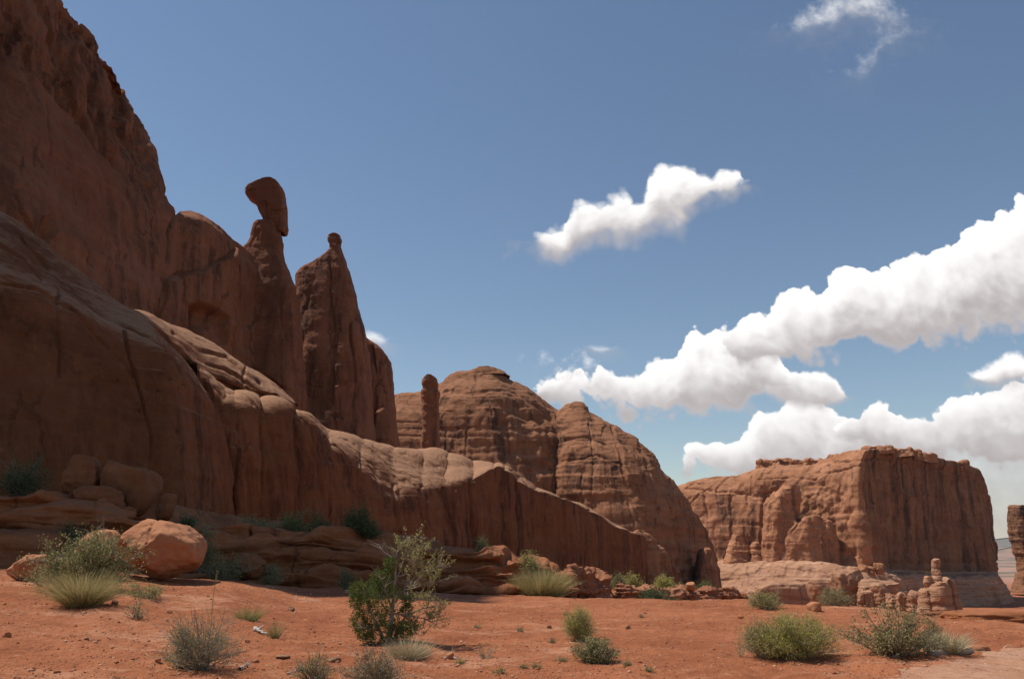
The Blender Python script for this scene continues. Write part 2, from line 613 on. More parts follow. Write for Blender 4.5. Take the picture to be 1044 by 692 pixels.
def sandstone(name, c0, c1, dark, streak=0.6, streak_scale=0.35, band=0.5, band_scale=0.5, bump=1.0, unit=1.0, bleach=None, cover=0.47, joint=0.55):
    """weathered sandstone: mottled colour, bedding bands, dark varnish streaks running down steep faces"""
    m, t, bs, geo = material(name)
    pos = t.vm('SCALE', geo.outputs['Position'], scale=1.0 / unit)
    x, y, z = t.xyz(pos)
    wob = t.noise(pos, 0.12, 3)
    big = t.noise(pos, 0.06, 5, 0.6)
    med = t.noise(pos, 0.55, 6, 0.65)
    col = t.mix(t.ramp(t.m('ADD', t.m('MULTIPLY', big, 0.6), t.m('MULTIPLY', med, 0.4)), 0.36, 0.64), c0 + (1,), c1 + (1,))
    # bedding
    zb = t.m('ADD', z, t.m('MULTIPLY', wob, 3.0))
    bvec = t.comb(t.m('MULTIPLY', x, 0.04), t.m('MULTIPLY', y, 0.04), t.m('MULTIPLY', zb, band_scale))
    bn = t.noise(bvec, 1.0, 6, 0.7)
    col = t.mix(t.m('MULTIPLY', t.ramp(bn, 0.52, 0.66), band), col, tuple(0.62 * c for c in c0) + (1,))
    pale = tuple(min(1.0, 1.28 * c + 0.015) for c in c1)
    col = t.mix(t.m('MULTIPLY', t.ramp(bn, 0.46, 0.34), band * 0.75), col, pale + (1,))
    # varnish: streaks stretched down the face, stronger where a large noise says so
    svec = t.comb(x, y, t.m('MULTIPLY', z, 0.055))
    sv = t.noise(t.vm('ADD', svec, t.vm('SCALE', t.noise(pos, 0.3, 3, color=True), scale=1.6)), streak_scale, 7, 0.68)
    area = t.ramp(t.noise(t.vm('ADD', pos, (31.0, 7.0, 2.0)), 0.045, 4, 0.6), cover - 0.09, cover + 0.09)
    nz = t.xyz(geo.outputs['Normal'])[2]
    steep = t.ramp(nz, 0.75, 0.25)
    k = t.m('MULTIPLY', t.m('MULTIPLY', t.ramp(sv, 0.47, 0.63), t.m('MULTIPLY_ADD', area, 0.8, 0.2)), t.m('MULTIPLY', steep, streak))
    col = t.mix(k, col, dark + (1,))
    ls = t.noise(t.vm('ADD', svec, (11.0, 3.0, 0.0)), streak_scale * 2.1, 5, 0.6)
    col = t.mix(t.m('MULTIPLY', t.m('MULTIPLY', t.ramp(ls, 0.6, 0.72), steep), streak * 0.45), col, pale + (1,))
    fine = t.noise(pos, 2.4, 8, 0.75)
    col = t.mix(t.ramp(fine, 0.3, 0.7, 0.0, 0.3), col, tuple(0.7 * c for c in c0) + (1,))
    # joints: thin broken dark lines, mostly upright
    jv = t.vm('ADD', t.comb(x, y, t.m('MULTIPLY', z, 0.35)), t.vm('SCALE', t.noise(pos, 0.5, 4, 0.6, color=True), scale=2.2))
    vj = t.node('ShaderNodeTexVoronoi', feature='DISTANCE_TO_EDGE')
    t.put(vj.inputs['Vector'], jv)
    vj.inputs['Scale'].default_value = 0.16
    jm = t.m('MULTIPLY', t.ramp(vj.outputs['Distance'], 0.035, 0.0), t.ramp(t.noise(t.vm('ADD', pos, (5.0, 9.0, 4.0)), 0.22, 3), 0.5, 0.62))
    jm = t.m('MULTIPLY', jm, joint)
    col = t.mix(jm, col, tuple(0.5 * c for c in dark) + (1,))
    if bleach:
        col = t.mix(t.m('MULTIPLY', t.ramp(t.m('MULTIPLY_ADD', t.m('SUBTRACT', big, 0.5), 0.6, nz), 0.5, 0.9), 0.8), col, bleach + (1,))
    t.put(bs.inputs['Base Color'], col)
    h = t.m('ADD', t.m('MULTIPLY', med, 0.9), t.m('MULTIPLY', bn, 0.8))
    h = t.m('ADD', h, t.m('MULTIPLY', fine, 0.5))
    h = t.m('ADD', h, t.m('MULTIPLY', t.m('MULTIPLY', sv, steep), 0.5))
    h = t.m('SUBTRACT', h, t.m('MULTIPLY', jm, 0.7))
    bp = t.node('ShaderNodeBump')
    bp.inputs['Strength'].default_value = 0.85
    bp.inputs['Distance'].default_value = 0.55 * bump * unit
    t.put(bp.inputs['Height'], h)
    t.l.new(bp.outputs[0], bs.inputs['Normal'])
    return m


def leaf_material(name, c0, c1, dry=None, trans=0.25, nscale=1.5):
    """small leaves or blades: every separate leaf gets its own tone"""
    m, t, bs, geo = material(name, 0.75)
    r = geo.outputs['Random Per Island']
    f = t.m('ADD', t.m('MULTIPLY', r, 0.6), t.m('MULTIPLY', t.noise(geo.outputs['Position'], nscale, 3), 0.5), clamp=True)
    col = t.mix(t.ramp(f, 0.2, 0.85), c0 + (1,), c1 + (1,))
    if dry:
        r2 = t.m('FRACT', t.m('MULTIPLY', r, 37.7))
        col = t.mix(t.ramp(r2, 0.72, 0.82), col, dry + (1,))
    t.put(bs.inputs['Base Color'], col)
    tr = t.node('ShaderNodeBsdfTranslucent')
    t.put(tr.inputs[0], col)
    mx = t.node('ShaderNodeMixShader')
    mx.inputs[0].default_value = trans
    out = [n for n in t.n if n.type == 'OUTPUT_MATERIAL'][0]
    t.l.new(bs.outputs[0], mx.inputs[1])
    t.l.new(tr.outputs[0], mx.inputs[2])
    t.l.new(mx.outputs[0], out.inputs[0])
    return m


def bark_material(name, c0, c1):
    m, t, bs, geo = material(name, 0.9)
    col = t.mix(t.noise(geo.outputs['Position'], 14.0, 4), c0 + (1,), c1 + (1,))
    t.put(bs.inputs['Base Color'], col)
    return m

# ------------------------------------------------------------------ the materials of the place
ROCK_NEAR = sandstone('red_sandstone_near', (0.165, 0.056, 0.022), (0.245, 0.092, 0.040), (0.045, 0.021, 0.013), streak=0.85, cover=0.43, streak_scale=0.5, bleach=(0.41, 0.225, 0.13), joint=0.35,
                      band=0.35, band_scale=0.5, bump=0.8)
ROCK_WALL = sandstone('red_sandstone_wall', (0.235, 0.088, 0.045), (0.32, 0.135, 0.075), (0.07, 0.037, 0.028), streak=0.75, streak_scale=0.38,
                      band=0.35, band_scale=0.3, bump=1.1)
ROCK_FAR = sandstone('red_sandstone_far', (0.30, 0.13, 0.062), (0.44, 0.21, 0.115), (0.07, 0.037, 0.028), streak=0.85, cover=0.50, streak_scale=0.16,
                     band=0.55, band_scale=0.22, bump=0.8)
ROCK_MID = sandstone('brown_sandstone_mid', (0.23, 0.096, 0.046), (0.35, 0.165, 0.088), (0.055, 0.03, 0.022), streak=0.95, cover=0.42, streak_scale=0.16,
                     band=0.65, band_scale=0.3, bump=0.8)
ROCK_SHADE_VARNISH = sandstone('shaded_varnished_sandstone', (0.19, 0.082, 0.04), (0.30, 0.145, 0.075), (0.05, 0.028, 0.022), streak=0.95, cover=0.36, streak_scale=0.16,
                         band=0.4, band_scale=0.22, bump=0.8)  # darker base colour paints in the shade; the streaks are desert varnish
ROCK_BENCH = sandstone('pale_sandstone_bench', (0.36, 0.185, 0.105), (0.47, 0.265, 0.165), (0.16, 0.085, 0.06), streak=0.3, streak_scale=0.2,
                       band=0.95, band_scale=0.75, bump=0.8)
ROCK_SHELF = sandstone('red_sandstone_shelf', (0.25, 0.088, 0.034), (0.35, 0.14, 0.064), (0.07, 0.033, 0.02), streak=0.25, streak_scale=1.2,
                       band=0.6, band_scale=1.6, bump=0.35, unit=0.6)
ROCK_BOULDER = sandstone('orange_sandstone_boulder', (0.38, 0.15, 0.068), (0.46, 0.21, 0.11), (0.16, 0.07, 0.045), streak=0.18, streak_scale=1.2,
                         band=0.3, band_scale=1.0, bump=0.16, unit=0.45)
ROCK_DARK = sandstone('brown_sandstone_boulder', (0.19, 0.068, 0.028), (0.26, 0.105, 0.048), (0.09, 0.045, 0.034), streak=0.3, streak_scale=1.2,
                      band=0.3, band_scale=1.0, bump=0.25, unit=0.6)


def soil():
    m, t, bs, geo = material('red_sandy_soil', 0.95)
    pos = geo.outputs['Position']
    x, y, z = t.xyz(pos)
    a = t.noise(pos, 0.25, 5, 0.6)
    b = t.noise(pos, 2.2, 6, 0.7)
    c = t.noise(pos, 22.0, 4, 0.7)
    col = t.mix(t.ramp(t.m('ADD', t.m('MULTIPLY', a, 0.55), t.m('MULTIPLY', b, 0.45)), 0.38, 0.62), (0.27, 0.086, 0.035, 1), (0.375, 0.135, 0.060, 1))
    crust = t.noise(t.vm('ADD', t.vm('MULTIPLY', pos, (0.5, 1.3, 1.0)), t.vm('SCALE', t.noise(pos, 0.8, 4, color=True), scale=0.9)), 0.7, 7, 0.68)
    col = t.mix(t.ramp(crust, 0.53, 0.66, 0, 0.65), col, (0.50, 0.25, 0.145, 1))
    col = t.mix(t.ramp(crust, 0.44, 0.32, 0, 0.6), col, (0.21, 0.062, 0.027, 1))
    col = t.mix(t.ramp(b, 0.60, 0.72, 0, 0.5), col, (0.50, 0.25, 0.15, 1))
    col = t.mix(t.ramp(c, 0.42, 0.30, 0, 0.65), col, (0.20, 0.065, 0.035, 1))
    col = t.mix(t.ramp(c, 0.60, 0.72, 0, 0.6), col, (0.52, 0.30, 0.20, 1))
    # the plain beyond the canyon: pale bands and dark scrub
    far = t.ramp(y, 600.0, 1200.0)
    band = t.noise(t.comb(t.m('MULTIPLY', x, 0.0012), t.m('MULTIPLY', y, 0.004), 0.0), 1.0, 6, 0.65)
    plain = t.mix(t.ramp(band, 0.42, 0.58), (0.36, 0.21, 0.155, 1), (0.13, 0.12, 0.085, 1))
    col = t.mix(far, col, plain)
    t.put(bs.inputs['Base Color'], col)
    v = t.node('ShaderNodeTexVoronoi', feature='SMOOTH_F1')
    t.put(v.inputs['Vector'], pos)
    v.inputs['Scale'].default_value = 9.0
    h = t.m('ADD', t.m('MULTIPLY', b, 1.0), t.m('MULTIPLY', c, 0.35))
    h = t.m('SUBTRACT', h, t.m('MULTIPLY', v.outputs['Distance'], 0.35))
    bp = t.node('ShaderNodeBump')
    bp.inputs['Strength'].default_value = 0.8
    bp.inputs['Distance'].default_value = 0.14
    t.put(bp.inputs['Height'], h)
    t.l.new(bp.outputs[0], bs.inputs['Normal'])
    return m


def gravel():
    m, t, bs, geo = material('pale_gravel', 0.95)
    pos = geo.outputs['Position']
    a = t.noise(pos, 1.2, 5, 0.65)
    b = t.noise(pos, 30.0, 4, 0.7)
    col = t.mix(t.ramp(a, 0.35, 0.65), (0.37, 0.175, 0.10, 1), (0.44, 0.245, 0.155, 1))
    col = t.mix(t.ramp(b, 0.55, 0.7, 0, 0.7), col, (0.54, 0.37, 0.26, 1))
    col = t.mix(t.ramp(b, 0.42, 0.32, 0, 0.7), col, (0.27, 0.13, 0.08, 1))
    t.put(bs.inputs['Base Color'], col)
    bp = t.node('ShaderNodeBump')
    bp.inputs['Strength'].default_value = 0.8
    bp.inputs['Distance'].default_value = 0.03
    t.put(bp.inputs['Height'], b)
    t.l.new(bp.outputs[0], bs.inputs['Normal'])
    return m


SOIL = soil()
GRAVEL = gravel()

# ------------------------------------------------------------------ ground: one sheet out to the horizon
ys = [-60.0, -30, -12, -4, 0, 3, 5]
y = 6.0
while y < 12000:
    y *= 1.0048 if y < 45 else (1.012 if y < 200 else 1.05)
    ys.append(y)
ys = np.array(ys)
ts = np.linspace(-1, 1, 900)
W = 1.25 * np.sqrt(ys**2 + 14.0**2)
gx = ts[:, None] * W[None, :]
gy = np.repeat(ys[None, :], len(ts), 0)
g = np.stack([gx, gy, ground_z(gx, gy)], -1)
mb = MB()
mb.grid(g)
set_props(mb.build('ground', SOIL), 'red sandy desert ground with small stones and scattered dry plants', 'ground', kind='structure')

# gravel path in the lower right corner: a sheet just above the ground
edge = [(868, 700), (900, 692), (930, 682), (960, 675), (990, 670), (1020, 664), (1060, 657), (1110, 648), (1180, 640)]
pts = np.array([on_ground(*e)[:2] for e in edge])
n1, n2 = 420, 160
far = hermite(pts, n1)
far += 0.07 * np.stack([fbm(np.stack([far[:, 0], far[:, 1], 0 * far[:, 0]], 1), 1.3, 5, 0.7),
                        fbm(np.stack([far[:, 0], far[:, 1], 4 + 0 * far[:, 0]], 1), 1.3, 5, 0.7)], 1) * 2
dirn = np.array((0.55, -1.0))
dirn /= np.linalg.norm(dirn)
tt = np.linspace(0, 1, n2)**1.3
gg = far[:, None, :] + dirn[None, None, :] * (9.0 * tt[None, :, None])
g = np.concatenate([gg, ground_z(gg[..., 0], gg[..., 1])[..., None]], -1)
g[..., 2] += 0.004 + 0.012 * np.minimum(1, tt[None, :] * 12)
mb = MB()
mb.grid(g[:, ::-1])
set_props(mb.build('gravel_path', GRAVEL), 'pale gravel path crossing the corner of the red sand', 'path', kind='structure')


# ------------------------------------------------------------------ distant hills beyond the plain
def distant_hills():
    mb = MB()
    for (px0, px1, Y, base, tops) in ((600, 1500, 9000, 566, [(600, 552), (800, 550), (960, 549), (1015, 549.5), (1030, 547.5), (1044, 548), (1100, 545), (1300, 548), (1500, 552)]),
                                      (900, 1300, 4200, 572, [(900, 562), (1000, 560), (1015, 561), (1030, 557.5), (1044, 558), (1080, 556), (1150, 561), (1300, 566)])):
        tp = np.array(tops, float)
        xs = np.linspace(px0, px1, 260)
        c = []
        for x in xs:
            ty = np.interp(x, tp[:, 0], tp[:, 1])
            c.append([P(x, base, Y * 0.9), P(x, (base + ty * 2) / 3, Y * 0.96), P(x, ty + 0.6, Y * 0.99), P(x, ty, Y), P(x, base, Y * 1.3)])
        c = np.array(c)
        g = hermite(c.swapaxes(0, 1), 50).swapaxes(0, 1)
        q = g.reshape(-1, 3)
        g = g + (np.array((0, 0, 1.0)) * (18 * fbm(q, 0.002, 5)).reshape(g.shape[0], g.shape[1], 1)) * 0.4
        mb.grid(g)
    return mb


m_hill, t, bs, geo = material('distant_hill_soil')
hn = t.noise(t.vm('MULTIPLY', geo.outputs['Position'], (0.0015, 0.0015, 0.02)), 1.0, 6, 0.65)
t.put(bs.inputs['Base Color'], t.mix(t.ramp(hn, 0.4, 0.6), (0.34, 0.20, 0.15, 1), (0.14, 0.13, 0.10, 1)))
set_props(distant_hills().build('distant_hills', m_hill), 'low hazy hills on the far horizon right of the butte', 'hills', kind='structure')


# ------------------------------------------------------------------ the stepped lower cliff (left) with its benches
def pull(px):
    return float(np.interp(px, [0, 110, 165, 300, 450, 690], [0.86, 0.84, 0.77, 0.745, 0.81, 1.0]))


def col(base, mid, rim, back, drop=6.0, soft=0.0):
    """one column of a stepped cliff: buried foot, foot, face, rim, rounded edge, bench back, behind"""
    s_ = pull(base[0])
    base, rim, back = [(q[0], q[1], q[2] * s_) for q in (base, rim, back)]
    b = P(*base)
    m_ = P(mid[0], mid[1], mid[2] * s_) if mid else None
    r = P(*rim)
    k = P(*back)
    if m_ is None and soft:
        b[:2] *= 1 - soft / b[1]
        m_ = b + (r - b) * 0.42
        m_[:2] = b[:2] * 0.8 + r[:2] * 0.2
    elif m_ is None:
        m_ = b + (r - b) * 0.5
        m_[1] = b[1] * 0.8 + r[1] * 0.2
        m_[0] = b[0] * 0.8 + r[0] * 0.2
    u = m_ + (r - m_) * 0.72
    u[:2] = m_[:2] + (r[:2] - m_[:2]) * (0.5 if soft else 0.38)
    e = r + (k - r) * 0.28
    e[2] = r[2] + (k[2] - r[2]) * 0.42
    low = b + np.array((0, 0, -drop))
    back2 = k + (k - r) * 1.8
    back2[2] = min(k[2] - 0.2, back2[2])
    return [low, b, m_, u, r, e, k, back2]


nose1 = [
    col((-420, 520, 40), None, (-400, 90, 48), (-420, 40, 66)),
    col((-330, 520, 44), None, (-300, 165, 52), (-300, 140, 70)),
    col((-150, 520, 50), None, (-140, 228, 56), (-120, 180, 74)),
    col((0, 515, 55), (0, 390, 57), (0, 262, 61), (0, 216, 78)),
    col((60, 520, 62), None, (55, 290, 67), (60, 266, 86)),
    col((120, 527, 70), None, (112, 322, 75), (112, 310, 94)),
    col((180, 533, 79), None, (165, 348, 83), (158, 342, 98)),
    col((215, 537, 88), (212, 450, 88), (200, 385, 91), (194, 373, 104)),
    col((232, 537, 94), (231, 480, 94), (224, 425, 95), (216, 412, 108)),
    col((237, 538, 100), (236, 500, 99), (233, 462, 100), (230, 440, 112)),
    col((236, 539, 107), (235, 510, 107), (232, 480, 108), (228, 460, 116)),
]


def carve1(X, Y, p):
    d = -0.55 * crack(X, Y, [(62, 296), (61, 330), (63, 352), (60, 385)], 2.0)
    d -= 0.45 * crack(X, Y, [(128, 335), (132, 365), (140, 395), (153, 445), (152, 470)], 1.8)
    d -= 0.25 * crack(X, Y, [(0, 286), (40, 292), (80, 316), (108, 352), (128, 372), (135, 386)], 2.5)
    d -= 0.8 * crack(X, Y, [(30, 240), (52, 262), (75, 292), (110, 318), (150, 340), (182, 362)], 3.0)
    d -= 0.5 * crack(X, Y, [(0, 244), (25, 262), (45, 284)], 3.0)
    for x, y in ((100, 372), (118, 388), (160, 400), (140, 420), (172, 388), (60, 300), (188, 392)):
        d -= 0.5 * sst(-np.hypot((X - x) / 1.6, Y - y), -1.8, 0)
    return d


nose2 = [
    col((196, 540, 106), None, (198, 378, 102), (194, 376, 122), soft=4.5),
    col((236, 541, 107), None, (228, 406, 105), (225, 402, 127), soft=4.5),
    col((252, 543, 110), None, (247, 409, 108), (246, 405, 129), soft=4.5),
    col((268, 544, 115), None, (264, 413, 113), (263, 409, 132), soft=4.5),
    col((298, 547, 122), None, (294, 421, 120), (298, 417, 138), soft=4.5),
    col((318, 549, 125), None, (314, 432, 124), (318, 424, 142), soft=4.5),
    col((342, 550, 129), None, (335, 446, 128), (334, 437, 148), soft=4.5),
    col((375, 552, 135), None, (366, 470, 133), (367, 447, 157), soft=4.5),
    col((408, 555, 141), None, (402, 489, 140), (410, 456, 166), soft=4.5),
    col((440, 558, 148), None, (439, 492, 146), (440, 461, 176), soft=4.5),
    col((470, 563, 155), None, (466, 490, 152), (465, 466, 184), soft=4.5),
    col((488, 566, 161), None, (486, 486, 157), (490, 472, 190), soft=4.5),
    col((515, 570, 169), None, (512, 476, 166), (513, 474.5, 190), soft=4.5),
    col((528, 574, 175), None, (527, 485, 172), (527, 484, 196), soft=4.5),
    col((545, 578, 182), None, (544, 498, 180), (544, 497, 204), soft=4.5),
    col((568, 584, 193), None, (568, 508, 190), (568, 507, 212), soft=4.5),
    col((592, 588, 206), None, (594, 516, 204), (594, 515, 224), soft=4.5),
    col((612, 590, 216), None, (612, 528, 214), (612, 527, 232), soft=4.5),
    col((638, 594, 232), None, (640, 544, 230), (640, 543, 246), soft=4.5),
    col((656, 597, 242), None, (656, 547, 240), (656, 546, 254), soft=4.5),
    col((680, 601, 254), None, (680, 572, 254), (680, 571, 266), soft=4.5),
    col((692, 603, 262), None, (692, 588, 262), (692, 587, 272), soft=4.5),
]


def carve2(X, Y, p):
    d = 0
    for pts, w, k in (([(240, 420), (243, 455), (238, 500)], 2.2, 0.4), ([(262, 420), (266, 470), (262, 520)], 2, .5),
                      ([(297, 425), (302, 470), (299, 540)], 2, .5), ([(330, 448), (338, 500), (336, 548)], 2.2, .6),
                      ([(366, 472), (372, 520), (372, 550)], 2.0, .5), ([(403, 492), (408, 550)], 2.0, .7), ([(432, 494), (436, 555)], 1.8, .6),
                      ([(455, 494), (458, 560)], 1.5, .4), ([(481, 492), (482, 520), (486, 566)], 2.5, 1.0), ([(500, 482), (504, 566)], 1.6, .6),
                      ([(515, 490), (517, 570)], 2.0, .7), ([(529, 490), (532, 570)], 2.2, .9), ([(546, 502), (545, 540), (550, 575)], 2.5, 1.0),
                      ([(573, 512), (575, 545), (574, 585)], 2.2, .8), ([(600, 520), (598, 588)], 2, .7), ([(626, 541), (628, 590)], 2.4, 1.0),
                      ([(650, 548), (648, 595)], 2.4, 1.2)):
        d = d - k * crack(X, Y, pts, w)
    xs = [200, 238, 264, 300, 338, 370, 403, 433, 456, 483, 504, 516, 531, 546, 574, 600, 627, 649, 672, 700]
    for a, b in zip(xs[:-1], xs[1:]):
        t_ = np.clip((X - a) / (b - a), 0, 1)
        w_ = 0.36 * (0.5 + 0.035 * (b - a)) * (0.6 if (a * 7) % 3 else 1.3)
        d = d + np.where((X > a) & (X <= b), w_ * (np.sqrt(np.clip(4 * t_ * (1 - t_), 0, 1)) - 0.6), 0)
    # thin dark runnels low on the wall
    for x, y0 in ((512, 540), (520, 532), (527, 548), (533, 535), (538, 552), (508, 556)):
        d = d - 0.35 * crack(X, Y, [(x, y0), (x + 1, 572)], 1.1)
    return d


slab = []
for (bx, by, tx, ty, Yd) in ((146, 338, 140, 326, 97), (162, 346, 158, 326, 100), (185, 366, 178, 331, 103), (205, 383, 200, 338, 106), (228, 394, 222, 350, 110),
                             (252, 403, 247, 366, 114), (274, 408, 268, 382, 118), (290, 412, 284, 395, 122), (299, 416, 296, 409, 126), (303, 420, 301, 416, 129)):
    Yd *= 0.77
    b, tpp = P(bx, by, Yd), P(tx, ty, Yd + 9)
    mid = b * 0.45 + tpp * 0.55
    mid[1] -= 2.6
    mid[2] += 0.9
    low = b.copy()
    low[2] -= 7.0
    low[1] += 1.0
    nb = b.copy()
    nb[1] -= 1.0
    nb[2] += 0.7
    slab.append([low, b, nb, mid, tpp, tpp + np.array((-2, 6, -2.5)), tpp + np.array((-3, 9, -7))])


def carve_slab(X, Y, p):
    d = -0.7 * crack(X, Y, [(176, 340), (200, 355), (232, 362), (250, 378), (268, 388)], 2.5)
    d -= 0.5 * crack(X, Y, [(200, 366), (230, 376), (262, 396), (285, 404)], 2.2)
    d -= 0.5 * crack(X, Y, [(252, 372), (248, 388), (254, 402)], 2.0)
    return d


lower = thing('stepped_cliff', P(235, 540, 74), 'smooth red lower cliff with rounded sunlit benches below the tall wall', 'cliff')
org = P(235, 540, 74)
mb = MB()
g = rockify(patch(nose1, 420, 330), lump=(0.035, 0.9), flute=(0.10, 0.14), strata=(0.35, 0.08), rough=(0.6, 0.10), carve=carve1)
mb.grid(g)
g = rockify(patch(nose2, 700, 240), lump=(0.05, 0.8), flute=(0.20, 0.36), strata=(0.4, 0.07), rough=(0.5, 0.06), carve=carve2)
mb.grid(g)
mb.build('rock_wall', ROCK_NEAR, lower, origin=org)
mb = MB()
g = rockify(patch(slab, 240, 120), lump=(0.07, 0.6), flute=(0.1, 0.04), strata=(0.5, 0.16), rough=(0.5, 0.08), carve=carve_slab)
mb.grid(g)
set_props(mb.build('rock_slab', ROCK_NEAR, lower, origin=org), 'sunlit rounded slab lying on the bench')


# ------------------------------------------------------------------ the tall shaded wall above it
def wcol(foot, mid, cap, sky, back=14.0):
    f, s = P(*foot), P(*sky)
    c = P(*cap)
    m_ = P(*mid) if mid else f * 0.5 + c * 0.5
    low = f + np.array((0, 0, -12.0))
    e = s + np.array((-0.35 * back, 0.6 * back, -0.6))
    e2 = s + np.array((-back, back * 1.3, -9.0))
    e3 = s + np.array((-1.3 * back, back * 1.7, -60.0))
    return [low, f, m_, c, c * 0.4 + s * 0.6 + np.array((0, -1.0, 0)), s, e, e2, e3]


def xcol(f, s):
    f, s = np.array(f, float), np.array(s, float)
    d = np.array((-7.0, 4.0, 0))
    return [f + (0, 0, -8), f, f * 0.6 + s * 0.4, f * 0.25 + s * 0.75, f * 0.08 + s * 0.92, s, s + d + (0, 0, -1), s + 2 * d + (0, 0, -9), s + 2.4 * d + (0, 0, -58)]


wall = [
    xcol((-66, 32, 2), (-64, 36.5, 96)),
    xcol((-44, 33, 2), (-47, 37.5, 89)),
    xcol((-41, 38, 2), (-45, 42, 86)),
    xcol((-46, 50, 2), (-50, 54, 95)),
    xcol((-53, 64, 2), (-57, 69, 109)),
    wcol((-150, 190, 70), None, (-150, 30, 77), (-140, -200, 86)),
    wcol((-60, 205, 74), None, (-60, 60, 81), (-50, -130, 90)),
    wcol((0, 222, 79), None, (0, 70, 86), (0, -72, 93)),
    wcol((40, 252, 84), None, (32, 74, 90), (40, -34, 97)),
    wcol((66, 277, 89), None, (60, 106, 95), (66, 1, 101)),
    wcol((95, 305, 95), None, (92, 136, 100), (90, 28, 106)),
    wcol((115, 322, 100), None, (116, 162, 105), (113, 63, 110)),
    wcol((130, 333, 103), None, (136, 180, 110), (131, 88, 117)),
    wcol((145, 338, 106), None, (150, 193, 113), (145, 118, 119)),
    wcol((158, 341, 110), None, (163, 202, 115), (162, 152, 121)),
    wcol((168, 344, 113), None, (173, 212, 117), (172, 196, 122)),
    wcol((173, 347, 116), None, (178, 222, 119), (178, 214, 123)),
    wcol((180, 352, 118), None, (184, 226, 120), (184, 216, 124), 8),
    wcol((192, 360, 119), None, (194, 226, 121), (195, 215, 126), 8),
    wcol((206, 370, 121), None, (207, 230, 123), (206, 219, 127), 8),
    wcol((225, 384, 125), None, (226, 244, 127), (225, 232, 130), 8),
    wcol((242, 398, 130), None, (240, 262, 131), (239, 247, 134), 8),
    wcol((256, 406, 134), None, (254, 275, 135), (250, 256, 137), 8),
    wcol((272, 414, 140), None, (270, 300, 140), (268, 275, 142), 6),
]


def carve_wall(X, Y, p):
    d = -2.2 * crack(X, Y, [(181, 214), (174, 224), (170, 236), (168, 262), (164, 290), (160, 330)], 2.6)
    # fluted cap over the smooth slope: the lower face stands out a little
    d += 0.0
    bd = [(-200, 60), (0, 70), (30, 73), (46, 90), (62, 108), (80, 124), (95, 146), (115, 166), (135, 184), (155, 198), (178, 212)]
    b = np.array(bd, float)
    line = np.interp(X, b[:, 0], b[:, 1])
    above = sst(line - Y, -4, 6) * (X < 182)
    q = p.astype(np.float32)
    fl = fbm(q, (0.3, 0.3, 0.03), 4, 0.6)
    d -= above * (1.2 + 0.9 * np.clip(1 - np.abs(fl) * 3, 0, 1) - 0.8 * fl)
    # arched recess and the shelf line in the shoulder block
    rec = inside(X, Y, [(192, 345), (191, 312), (200, 309), (210, 312), (222, 317), (229, 325), (230, 352), (214, 346)], 1.1)
    d -= 3.6 * rec * (X > 150)
    d -= 0.8 * crack(X, Y, [(163, 286), (180, 277), (205, 275), (222, 266), (237, 255)], 2.2)
    d += 0.9 * inside(X, Y, [(163, 288), (205, 277), (238, 256), (243, 300), (238, 350), (165, 340)], 3.0)
    d -= 1.0 * crack(X, Y, [(240, 262), (240, 300), (236, 340), (240, 390)], 2.0)
    for pts, w, k in (([(46, 107), (49, 140), (51, 158)], 1.6, .6), ([(20, 190), (24, 214), (40, 235)], 2, .8), ([(80, 100), (78, 125)], 2, .9),
                      ([(95, 120), (97, 142)], 2, .9), ([(115, 145), (117, 165)], 2, .9), ([(38, 140), (36, 168)], 2, .5)):
        d -= k * crack(X, Y, pts, w)
    d -= 1.6 * inside(X, Y, [(44, 222), (56, 218), (60, 232), (56, 246), (46, 238)], 2.0)
    return d


g = rockify(patch(wall, 700, 480), lump=(0.025, 1.5), flute=(0.10, 0.3), strata=(0.22, 0.14), rough=(0.4, 0.2), carve=carve_wall, seed=40)
mb = MB()
mb.grid(g)
set_props(mb.build('cliff_wall', ROCK_WALL, origin=P(115, 322, 100)), 'tall shaded cliff wall filling the upper left corner', 'cliff')


# ------------------------------------------------------------------ the towers on the wall
def tower(name, label, cat, rows, Y, hd, mat, base, parent=None, res=(170, 220), carve=None, group=None, lump=(0.06, 0.4), flute=(0.16, 0.28),
          strata=(0.4, 0.03), rough=(0.6, 0.12), sq=3.4, lean=0.0, seed=0.0, blocky=0.1):
    g = spire_grid(rows, Y, hd, res[0], res[1], lean, sq)
    g = rockify(g, lump, flute, strata, rough, carve, close=True, seed=seed, blocky=blocky)
    mb = MB()
    mb.grid(g[::-1], close=True)
    if parent is not None:
        return set_props(mb.build(name, mat, parent, origin=parent.location), label)
    return set_props(mb.build(name, mat, origin=base), label, cat, group)


